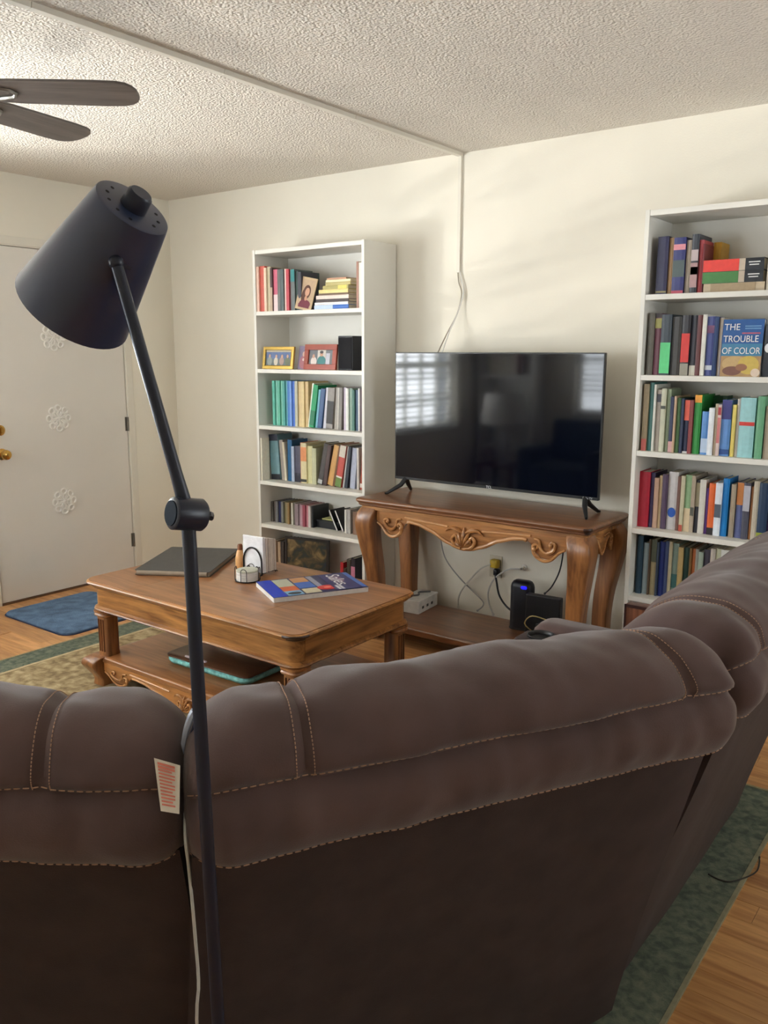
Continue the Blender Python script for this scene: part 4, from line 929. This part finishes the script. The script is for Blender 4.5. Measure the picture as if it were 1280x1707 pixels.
# worn dark corners of the two oak tops
WORN = wood('worn_dark_edge', (38, 22, 18), (72, 42, 28), 'X', rough=.3)
def worn_corner(parent, wd, dp, r, prof, sx, sy, n=6):
    rings = []
    for o, z in prof:
        rr = max(r - o, .002) + .0006; cx, cy = sx*(wd/2 - r), sy*(dp/2 - r)
        rings.append([(cx + sx*rr*math.cos(PI/2*k/n), cy + sy*rr*math.sin(PI/2*k/n), z) for k in range(n + 1)])
    return MB().loft(rings, cap=False, closed=False).build('worn_corner', WORN, parent, True)
for sy in (-1, 1): worn_corner(ct, tw, td, .07, [(.026, Z - .031), (.022, Z - .029), (.020, Z - .024), (.010, Z - .020), (.003, Z - .015), (0, Z - .010), (.002, Z - .0055)], 1, sy)
worn_corner(con, cw, cd_, .03, [(.014, .707), (.014, .713), (.006, .718), (.001, .724), (0, .729), (.003, .7345)], 1, -1)
# ---- things on the coffee table
t = thing('photo_album', 'dark grey closed album with rounded spine at the door end of coffee table', 'album', (.552, -1.275, TH + .0004), (0, 0, math.radians(30.5)))
AW, AD = .345, .46
def alb(z0, z1, g): return [(-AW/2 + g, z0), (AW/2 - g, z0), (AW/2 - g, z1), (-AW/2 + g, z1)]
MB().rloft(AW, AD, .012, [(0, 0), (0, .0025)]).build('cover', mat('album_grey', (74, 72, 70), .6, bump=.2, bscale=300), t)
MB().rloft(AW - .012, AD - .012, .006, [(0, .0026), (0, .0205)]).build('pages', flat((150, 136, 120), .7), t)
MB().rloft(AW, AD, .012, [(0, .0206), (0, .0225), (.002, .0232)]).build('cover', mat('album_grey', (74, 72, 70), .6), t)
MB().tube([(-AW/2 + .012, -AD/2 + .004, .0116), (AW/2 - .012, -AD/2 + .004, .0116)], .0112, 10).build('spine', mat('album_spine', (150, 136, 118), .6), t, True)
t = thing('magazine', 'thick glossy magazine with blue cover lying near the right end of coffee table', 'magazine', (1.298, -1.252, TH + .0004), (0, 0, math.radians(61)))
MWD, MDP = .405, .262
MB().rloft(MWD, MDP, .002, [(0, 0), (0, .0195)]).build('pages', flat((222, 218, 212), .6), t)
MB().rloft(MWD + .002, MDP + .002, .002, [(0, .0196), (0, .0206)]).build('cover', flat((40, 44, 92), .3), t)
def topsheet(name, parent, z, shapes):
    o = print_sheet(name, parent, shapes, 0.0, .00012); o.rotation_euler = (-PI/2, 0, 0); o.location = (0, 0, z); return o
topsheet('cover_print', t, .0207, [('r', -.172, 0, .030, .130, (22, 60, 196)), ('r', -.105, .06, .034, .062, (188, 190, 170)), ('r', -.105, -.03, .034, .035, (206, 100, 56)), ('r', -.105, -.095, .034, .032, (120, 170, 206)), ('e', -.105, -.1, .028, .018, (52, 56, 66)), ('r', -.03, .075, .034, .045, (196, 140, 96)), ('r', -.03, -.0, .036, .045, (64, 104, 186)), ('r', -.03, -.09, .034, .035, (198, 188, 160)), ('r', .022, .02, .012, .1, (150, 150, 168)), ('e', .045, -.07, .044, .034, (204, 48, 50)), ('e', .045, -.07, .016, .012, (240, 130, 110)), ('r', .125, .0, .058, .125, (58, 58, 110)), ('e', .12, .03, .03, .06, (116, 88, 120)), ('r', .19, .0, .010, .12, (70, 110, 186)), ('r', .10, -.09, .006, .03, (206, 206, 214)), ('r', .085, -.09, .006, .03, (206, 206, 214))])
text('Sales', .085, flat((232, 230, 232), .4), t, 'masthead', (.095, .105, .0232), (0, 0, -PI/2), .0002)
NX, NY = .935, -1.195
t = thing('napkin_holder', 'black wire napkin holder arch standing in the middle of coffee table', 'napkin holder', (NX, NY, TH), (0, 0, math.radians(4)))
def arch(y, hh, wd): return [(-wd/2, y, .004)] + [(-wd/2, y, hh*.5)] + [(wd/2 * math.cos(PI - a), y, hh*.5 + hh*.5*math.sin(a)) for a in [PI*i/12 for i in range(1, 12)]] + [(wd/2, y, hh*.5), (wd/2, y, .004)]
for y in (-.047, .047):
    MB().tube(arch(y, .125, .105), .0036, 7).build('wire_arch', IRON, t, True)
    m = MB()
    for s in (-1, 1): m.tube(catmull([(s*.002, y, .02), (s*.024, y, .042), (s*.032, y, .028), (s*.02, y, .022), (s*.016, y, .032)], 16), .0024, 6)
    m.build('wire_scroll', IRON, t, True)
for s in (-1, 1): MB().tube(catmull([(s*.052, -.055, .0035), (s*.052, -.04, .012), (s*.052, .04, .012), (s*.052, .06, .0035)], 14), .0028, 6).build('foot_wire', IRON, t, True)
t = thing('paper_napkins', 'stack of white paper napkins standing in the wire holder', 'napkins', (NX, NY, TH + .0155), (0, 0, math.radians(4)))
for k in range(9):
    y = -.0425 + k*.0094
    MB().rloft(.118 - .003*(k % 2), .0085, .003, [(0, 0), (0, .158 - .0025*k), (.002, .161 - .0025*k)], .002*(k % 3), y + .004).build('napkin', mat('napkin_white', (236, 235, 238), .9, bump=.2, bscale=150) if k < 2 else flat((222, 210, 200), .9), t)
t = thing('coaster_set', 'stack of round white coasters in a small wire rack', 'coasters', (.985, -1.318, TH))
for k in range(6):
    MB().lathe([(.001, .004 + k*.0076), (.047, .004 + k*.0076), (.0485, .0055 + k*.0076), (.0485, .0098 + k*.0076), (.047, .0112 + k*.0076), (.001, .0112 + k*.0076)], 28).build('coaster', flat((226, 222, 218) if k < 5 else (196, 196, 180), .6), t, True)
MB().tube([(.052*math.cos(2*PI*i/28), .052*math.sin(2*PI*i/28), .003) for i in range(29)], .0026, 6).build('base_ring', IRON, t, True)
for k in range(4):
    a = math.radians(-62 + 90*k); c, s = math.cos(a), math.sin(a)
    P = [(.0525*c - q*s, .0525*s + q*c, z) for q, z in ((-.013, .003), (-.013, .048))] + [(.0525*c - .013*math.cos(PI - b)*s, .0525*s + .013*math.cos(PI - b)*c, .048 + .013*math.sin(b)) for b in [PI*i/8 for i in range(1, 8)]] + [(.0525*c - .013*s, .0525*s + .013*c, .048), (.0525*c - .013*s, .0525*s + .013*c, .003)]
    MB().tube(P, .0017, 6).build('wire_loop', IRON, t, True)
t = thing('small_bottle', 'small peach coloured bottle with brown cap behind the napkins', 'bottle', (.800, -1.185, TH))
MB().lathe([(.001, .0004), (.020, .0006), (.023, .006), (.022, .05), (.016, .078), (.011, .086), (.001, .086)], 20).build('body', flat((222, 168, 110), .45), t, True)
MB().lathe([(.001, .0862), (.012, .0862), (.012, .105), (.009, .112), (.001, .113)], 16).build('cap', flat((132, 78, 44), .5), t, True)
# ---- lap desk on the lower shelf
t = thing('lap_desk', 'brown wooden lap desk with teal cushion on the low shelf of coffee table', 'lap desk', (.99, -1.445, .1438), (0, 0, math.radians(2)))
m = MB(); m.rloft(.492, .292, .05, [(.03, .0004), (.010, .006), (0, .018), (.001, .028), (.010, .034)], n=6)
cu = m.build('cushion', mat('teal_print_cloth', (136, 206, 202), .85, var=.35, scale=60), t, True)
MB().rloft(.49, .29, .035, [(.002, .0342), (0, .036), (0, .042), (.003, .044)], n=6).build('desk_board', wood('lap_desk_wood', (62, 38, 26), (98, 66, 46), 'X'), t, True)
MB().rloft(.13, .012, .004, [(0, .0441), (.002, .049)], -.075, -.118).build('pen_rail', flat((206, 190, 196), .5), t)
# ------------------------------------------------------------------ sectional sofa: three angled modules
PROF = [(.206, .752), (.232, .768), (.247, .795), (.250, .822), (.244, .850), (.226, .872), (.231, .890), (.217, .917), (.186, .942), (.142, .956), (.092, .953), (.037, .934), (-.018, .900), (-.064, .855), (-.095, .800), (-.114, .740), (-.134, .680), (-.163, .610), (-.205, .520)]
ARC = [0]
for i in range(1, len(PROF)): ARC.append(ARC[-1] + math.hypot(PROF[i][0] - PROF[i-1][0], PROF[i][1] - PROF[i-1][1]))
T_SEAM = 5 / (len(PROF) - 1)
def prof_at(t):
    L = len(PROF) - 1; x = max(0, min(1, t)) * L; k = min(int(x), L - 1); f = x - k
    P = [Vector(q) for q in (PROF[max(k-1, 0)], PROF[k], PROF[k+1], PROF[min(k+2, L)])]
    a, b, c, d = P
    p = 0.5 * ((2*b) + (c - a)*f + (2*a - 5*b + 4*c - d)*f*f + (3*b - a - 3*c + d)*f**3)
    g = 0.5 * ((c - a) + 2*(2*a - 5*b + 4*c - d)*f + 3*(3*b - a - 3*c + d)*f*f)
    n = Vector((g.y, -g.x)); n = n.normalized() if n.length > 1e-9 else Vector((1, 0))
    return p, n
CTR = Vector((.055, .80))
def sofa_module(name, label, ang, n0, s0, s1, m0, m1, seams, panel, seed, extra=None):
    A = math.radians(ang); d = Vector((math.cos(A), math.sin(A), 0)); nn = Vector((math.sin(A), -math.cos(A), 0))
    mid = (s0 + s1)/2; hw = (s1 - s0)/2
    t = thing(name, label, 'sofa', d*mid + nn*n0 + Vector((0, 0, .0105)), (0, 0, A), 'sections of the brown sectional sofa')
    zo = -.0105
    tm0, tm1 = math.tan(math.radians(m0)), math.tan(math.radians(m1))
    def lims(u): return (-hw + (.24 - u)*tm0, hw - (.24 - u)*tm1)
    def surf(f, tt, lift=0.0):
        # f in [-1,1] across the module, tt along the profile
        p, n = prof_at(tt)
        ss = f * hw; dist = (1 - abs(f)) * hw; R = .085
        k = 1.0 if dist >= R else .60 + .40 * math.sqrt(max(0, 1 - (1 - dist/R)**2))
        off = 0.0
        top = max(0, min(1, (tt - T_SEAM) / .06))
        for sm in seams:
            dd = ss - sm
            off -= .0095 * math.exp(-(dd/.010)**2) * top + .006 * math.exp(-(dd/.05)**2) * top
        pil = math.cos(f * PI/2) ** .5 if abs(f) < 1 else 0
        off += .016 * pil * top
        nz = noise.noise(Vector((ss*7 + seed*9, tt*9, seed))) * .0100 + noise.noise(Vector((ss*19 + seed*3, tt*14, seed + 4))) * .0050
        off += nz * (.35 if tt < T_SEAM else 1.0) * min(1, abs(tt - T_SEAM) / .04)
        if tt < T_SEAM: off += noise.noise(Vector((ss*26, tt*3, seed + 8))) * .0060 * min(1, (tt/.12)**2)
        q = CTR + (p - CTR) * k + n * (off * k + lift)
        a, b = lims(q.x); x = a + (b - a) * (f + 1)/2
        return Vector((x, -q.x, q.y + zo))
    NS, NT = 110, 84; rings = []
    for i in range(NS + 1):
        f = -math.cos(PI * i / NS) * .35 + (-1 + 2*i/NS) * .65
        a, b = lims(.0); xm = a + (b - a)*(f + 1)/2; a, b = lims(.15); xn = a + (b - a)*(f + 1)/2
        rings.append([surf(f, j/NT) for j in range(NT + 1)] + [Vector((xm, .02, .60 + zo)), Vector((xn, -.135, .735 + zo))])
    MB().loft(rings).build('back_cushion', SUEDE, t, True)
    st = MB()
    def dash(a, b, w=.0012):
        st.tube([a, (a + b)/2 , b], [w*.7, w, w*.7], 5)
    def line_s(tt, lift, f0=-.985, f1=.985):
        n = int((f1 - f0) * hw / .0125)
        for i in range(n):
            a = f0 + (f1 - f0) * i / n; b = a + (f1 - f0) / n * .68
            dash(surf(a, tt, lift), surf(b, tt, lift))
    line_s(T_SEAM + .022, .0012); line_s(.045, .0012)
    for sm in seams:
        for dx in (-.013, .013):
            f = (sm + dx) / hw; n = 46
            for i in range(n):
                a = T_SEAM + .005 + (.66 - T_SEAM) * i / n; b = a + (.66 - T_SEAM) / n * .66
                dash(surf(f, a, .0010), surf(f, b, .0010), .0010)
    o = st.build('stitching', THREAD, t); o['kind'] = 'stuff'
    # rear panel, leaning outwards
    p0, p1 = panel[0] - mid, panel[1] - mid; rows = 16; cols = 40; vs = []; fs = []
    for r in range(rows + 1):
        z = .035 + (.775 - .035) * r / rows; u = -.004 + .222 * (r / rows) ** 1.08
        for c in range(cols + 1):
            x = p0 + (p1 - p0) * c / cols; e = min(c, cols - c) / cols * 8
            uu = u - .014 * max(0, 1 - e) ** 2 + noise.noise(Vector((x*4, z*3, seed + 2))) * .006
            vs.append((x, -uu, z + zo))
    n1 = len(vs)
    for r in range(rows):
        for c in range(cols): a = r*(cols+1) + c; fs.append((a, a+1, a+cols+2, a+cols+1))
    for r in (0, rows):
        z = .035 + (.775 - .035) * r / rows
        for c in range(cols + 1): vs.append((p0 + .03 + (p1 - p0 - .06) * c / cols, .14 - .08*(r > 0), z + zo))
    for c in range(cols):
        fs.append((n1 + c, n1 + c + 1, c + 1, c)); a = rows*(cols+1) + c; b = n1 + cols + 1 + c; fs.append((a, a+1, b+1, b)); fs.append((n1 + c, b, b + 1, n1 + c + 1))
    fs.append(tuple([r*(cols+1) for r in range(rows + 1)] + [n1 + cols + 1, n1])); fs.append(tuple([r*(cols+1) + cols for r in range(rows + 1)] + [n1 + 2*cols + 1, n1 + cols]))
    MB().add(vs, fs).build('rear_panel', SUEDE_SHADED, t, True)
    # seat, base and footrest (towards the coffee table)
    def slab(nm, u0, u1, z0, z1, m, g=.006, bev=.03):
        a0, b0 = lims(u0); a1, b1 = lims(u1)
        ring = lambda z: [(a0 + g, -u0, z + zo), (b0 - g, -u0, z + zo), (b1 - g, -u1, z + zo), (a1 + g, -u1, z + zo)]
        MB().loft([ring(z0), ring(z1)]).build(nm, m, t, True, bev)
    slab('base', -.70, -.12, .03, .30, SUEDE_SHADED, .02, .01); slab('seat_cushion', -.76, -.16, .28, .455, SUEDE); slab('footrest', -.78, -.705, .06, .40, SUEDE, .02, .02)
    for sx in (-1, 1):
        for u in (-.62, -.18):
            a, b = lims(u); MB().lathe([(.02, .0005), (.024, .034)], 12, (a + .08) if sx < 0 else (b - .08), -u).build('foot', BLACK, t)
    if extra: extra(t, mid, zo)
    return t
def left_extra(t, mid, zo):
    # law tag sewn into the seam
    m = MB()
    P0 = [Vector((2.706, -3.130, .916)), Vector((2.736, -3.110, .906)), Vector((2.7616, -3.1352, .8542)), Vector((2.7409, -3.1494, .8578))]
    inv = (Matrix.Translation(t.location) @ Matrix.Rotation(t.rotation_euler.z, 4, 'Z')).inverted()
    L = [inv @ q for q in P0]; nrm = (L[1] - L[0]).cross(L[3] - L[0]).normalized()
    if nrm.y > 0: nrm = -nrm
    m.add([q for q in L] + [q + nrm*.0006 for q in L], [(0,1,2,3), (4,5,6,7), (0,1,5,4), (1,2,6,5), (2,3,7,6), (3,0,4,7)])
    tg = m.build('law_tag', flat((236, 226, 210), .7), t); tg['label'] = 'white law tag printed in red'
    pr = MB()
    for k in range(13):
        v0 = .06 + k*.066; v1 = v0 + (.05 if k < 2 else .034)
        for a, b in ((.12, .80),):
            q = []
            for v, uu in ((v0, a), (v0, b - .12*(k % 3 == 2)), (v1, b - .12*(k % 3 == 2)), (v1, a)):
                q.append((L[0]*(1-uu) + L[1]*uu)*(1-v) + (L[3]*(1-uu) + L[2]*uu)*v + nrm*.0022)
            pr.add(q, [(0,1,2,3)])
    pr.build('tag_print', flat((226, 130, 110), .7), tg)
def right_extra(t, mid, zo):
    # console with a cup holder between the two seats: world position about (2.5, -1.5)
    inv = (Matrix.Translation(t.location) @ Matrix.Rotation(t.rotation_euler.z, 4, 'Z')).inverted()
    c = inv @ Vector((2.50, -1.22, 0))
    for k, (dx, wd, hh) in enumerate(((-.13, .17, .492), (.14, .18, .500))):
        m = MB(); m.rloft(wd, .50, .07, [(.03, .30), (.006, .34), (0, .38), (0, hh - .07), (.010, hh - .03), (.030, hh - .008), (.06, hh)], c.x + dx, c.y + .0, n=6)
        m.build('armrest', SUEDE, t, True)
    m = MB(); m.rloft(.12, .48, .02, [(.01, .30), (0, .32), (0, .470), (.004, .476)], c.x, c.y, n=5); m.build('console', SUEDE_SHADED, t, True)
    cup = MB(); cup.lathe([(.040, .477), (.048, .483), (.050, .489), (.046, .491), (.041, .486), (.040, .4775)], 24, c.x, c.y + .16); cup.build('cup_holder', BLACK, t, True)
    cup = MB(); cup.lathe([(.001, .4765), (.040, .4775), (.001, .4785)], 24, c.x, c.y + .16); cup.build('cup_well', flat((10, 10, 14), .5), t)
left = sofa_module('sofa_section', 'brown suede sofa section at left with a law tag at its edge', 34.5, 3.903, -.62, .505, 0, 13.1, [.3655], (-.60, .485), 1.0, left_extra)
center = sofa_module('sofa_section', 'brown suede sofa section in the middle, behind the floor lamp', 60.7, 3.722, -1.385, -.365, 13.1, 14.65, [-.335, .365], (-1.365, -.430), 2.0)
right = sofa_module('sofa_section', 'brown suede sofa section at right beside the bookcase with cup holder console', 90, 3.005, -2.195, -.98, 14.65, 0, [-.47, .45], (-2.13, -1.0), 3.0, right_extra)
# ------------------------------------------------------------------ floor lamp behind the sofa
J = Vector((2.8308, -3.1574, 1.2747)); PB = Vector((2.8451, -3.1402, .012))
lamp = thing('floor_lamp', 'dark navy metal floor lamp with tilted drum shade behind the sofa', 'floor lamp', (PB.x, PB.y, 0.0095))
O = Vector(lamp.location)
MB().lathe([(.001, .0), (.118, .0), (.122, .004), (.122, .016), (.116, .021), (.02, .024), (.016, .032), (.001, .032)], 40).build('base', NAVYMETAL, lamp, True)
dirp = (J - PB).normalized()
MB().tube([PB - O + Vector((0, 0, .01)), J - O - dirp*.015], .0086, 14).build('pole', NAVYMETAL, lamp, True)
AE = Vector((2.7779, -3.2004, 1.5608))
T = Vector((2.7777, -3.1732, 1.6230)); B = Vector((2.6687, -3.1852, 1.5158)); ax = (B - T).normalized(); LS_ = (B - T).length
da = (AE - J).normalized()
MB().tube([J - O + da*.012, J - O + da*.05, AE - O], [.0088, .0075, .0070], 14).build('arm', NAVYMETAL, lamp, True)
jd = (_r * .66 + _f * .55 + Vector((0, 0, -.05))).normalized()
def frame_to(axis, origin):
    q = Vector((0, 0, 1)).rotation_difference(axis).to_matrix().to_4x4(); return Matrix.Translation(origin) @ q
MJ = frame_to(jd, J - O)
jn = MB().lathe([(.001, -.021), (.017, -.021), (.0195, -.019), (.0195, .017), (.017, .020), (.001, .020)], 28, M=MJ).build('joint', NAVYMETAL, lamp, True)
MB().lathe([(.015, -.0225), (.015, -.0205), (.001, -.0205)], 24, M=MJ).build('joint_cap', mat('joint_cap_grey', (32, 42, 54), .85, spec=.15), jn, True)
wg = MB(); wg.lathe([(.006, .019), (.006, .027), (.001, .028)], 12, M=MJ); wg.tube([MJ @ Vector((-.010, 0, .026)), MJ @ Vector((0, 0, .030)), MJ @ Vector((.010, 0, .026))], [.003, .005, .003], 8)
wg.build('wing_nut', NAVYMETAL, jn, True)
MS = frame_to(ax, T - O)
SHADE = mat('shade_enamel', (28, 40, 70), .33, spec=.8, var=.03)
r0, r1 = .0445, .0705
sh = MB(); n = 48
prof = [(.001, .0), (r0 - .004, .0), (r0 - .001, .001), (r0, .004), (r1, LS_), (r1 - .0012, LS_ + .0004), (r1 - .0018, LS_ - .001), (r0 - .003, .006), (.001, .005)]
sh.lathe(prof, n, M=MS); shade = sh.build('lamp_shade', SHADE, lamp, True)
kb = MB(); kb.lathe([(.001, -.020), (.012, -.020), (.0145, -.017), (.0155, .0), (.001, .001)], 24, M=MS); kb.build('switch_knob', NAVYMETAL, shade, True)
for k in range(12):
    if k % 6 in (0,): continue
    a = 2*PI*k/12 + .3; c = Vector((.031*math.cos(a), .031*math.sin(a), -.0006))
    m = MB(); m.lathe([(.0022, -.0003), (.0022, .0005), (.0001, .0005)], 10, c.x, c.y, M=MS); m.build('vent_hole', flat((6, 8, 14), .8), shade)
sk = MB(); sk.lathe([(.001, .004), (.018, .004), (.018, .06), (.001, .06)], 18, M=MS); sk.build('bulb_socket', BLACK, shade, True)
bu = MB(); bu.lathe([(.001, .058), (.014, .06), (.016, .07), (.026, .095), (.028, .112), (.02, .130), (.001, .136)], 18, M=MS); bu.build('light_bulb', mat('frosted_bulb', (232, 228, 218), .4), shade, True)
bk = MB(); bk.ball(AE - O, .009, .009, .009, 12, 8); bk.tube([AE - O, AE - O + Vector((.0, .018, -.004))], .005, 8); bk.build('arm_pivot', NAVYMETAL, lamp, True)
# ------------------------------------------------------------------ cord, remote and floor wire
cable('white_lamp_cord', 'white cord running down the gap between two sofa sections', [(2.70, -3.075, .84), (2.748, -3.1162, .806), (2.7418, -3.1082, .759), (2.7359, -3.0999, .695), (2.7336, -3.0949, .624), (2.7348, -3.0937, .555), (2.7313, -3.0974, .488), (2.72, -3.09, .25), (2.70, -3.08, .014)], .0024, (206, 206, 204))
t = thing('plastic_strap', 'white and blue plastic strap tucked between the two sofa sections', 'strap', (2.697, -3.060, .93))
SP = [(.006, .0055, .0273), (.0024, .0016, .0185), (-.0021, -.0032, .0006), (-.0056, -.0069, -.0221), (-.010, -.010, -.05)]
MB().tube(catmull(SP, 18), [.006 - .00015*k for k in range(18)], 7).build('strap', mat('glossy_pale_blue', (196, 206, 226), .25), t, True)
MB().tube(catmull([(x + .008, y + .004, z - .004) for x, y, z in SP], 18), .0032, 7).build('dark_edge', flat((40, 44, 70), .4), t, True)
cable('floor_wire', 'thin dark wire curling from under the sofa across the rug edge', [(3.030, -1.512, .0125), (3.06, -1.52, .0125), (3.09, -1.511, .0125), (3.121, -1.46, .0125), (3.133, -1.40, .0045), (3.128, -1.35, .0045), (3.121, -1.325, .0045)], .0022, (44, 40, 34))
# ------------------------------------------------------------------ the far side of the room (seen mirrored in the television)
bookcase('white bookcase standing against the wall opposite the television', -.985, .62, 2.03, [1.62, 1.24, .84, .51, .09])
for o in [q for q in C.objects if q.get('label') == 'white bookcase standing against the wall opposite the television']:
    o.location.y = Y0 + .141; o.rotation_euler.z = PI
random.seed(3)
xx = -.95; i = 0
while xx < -.62:
    wd = random.uniform(.02, .04); book(xx, Y0 + .06, 1.24, wd, random.uniform(.2, .26), .14, 0, random.choice([(60, 50, 50), (90, 80, 70), (50, 60, 80), (120, 60, 60)]), [], 'dark book, %s from left, mirrored bookcase opposite the television' % ORD[i], 'books opposite the television'); xx += wd + .001; i += 1
t = thing('end_table', 'small dark end table under the table lamp opposite the television', 'table', (-.525, -4.10, 0))
MB().rbox(.44, .40, .355, .38, .02, .006).build('table_top', OAKD, t)
for sx in (-1, 1):
    for sy in (-1, 1): MB().box(sx*.18 - .018, sx*.18 + .018, sy*.16 - .018, sy*.16 + .018, .0005, .355).build('leg', OAKD, t)
t = thing('table_lamp', 'table lamp with white drum shade on the end table, mirrored in television', 'table lamp', (-.525, -4.10, .3805))
MB().lathe([(.001, 0), (.07, 0), (.075, .012), (.03, .03), (.022, .08), (.045, .16), (.05, .2), (.03, .27), (.012, .31), (.008, .44), (.001, .44)], 28).build('lamp_base', mat('glazed_white', (220, 220, 224), .2), t, True)
MB().loft([[(r*math.cos(2*PI*k/36), r*math.sin(2*PI*k/36), z) for k in range(36)] for r, z in ((.235, .40), (.19, .70), (.188, .70), (.233, .40))], cap=False).build('lamp_shade', mat('linen_shade', (216, 212, 206), .9), t, True)
t = thing('armchair', 'dark teal armchair below the window opposite the television', 'armchair', (.22, -4.05, 0))
DT = mat('dark_teal_velvet', (26, 44, 56), .9, sheen=.2)
MB().rbox(.62, .62, .10, .44, .06, .05, 0, .0).build('seat', DT, t, True); MB().rbox(.62, .16, .30, .84, .06, .05, 0, -.27).build('backrest', DT, t, True)
for sx in (-1, 1): MB().rbox(.13, .66, .08, .60, .05, .04, sx*.34, 0).build('arm', DT, t, True)
for sx in (-1, 1):
    for sy in (-1, 1): MB().lathe([(.016, .0005), (.022, .11)], 12, sx*.28, sy*.25).build('leg', OAKD, t)
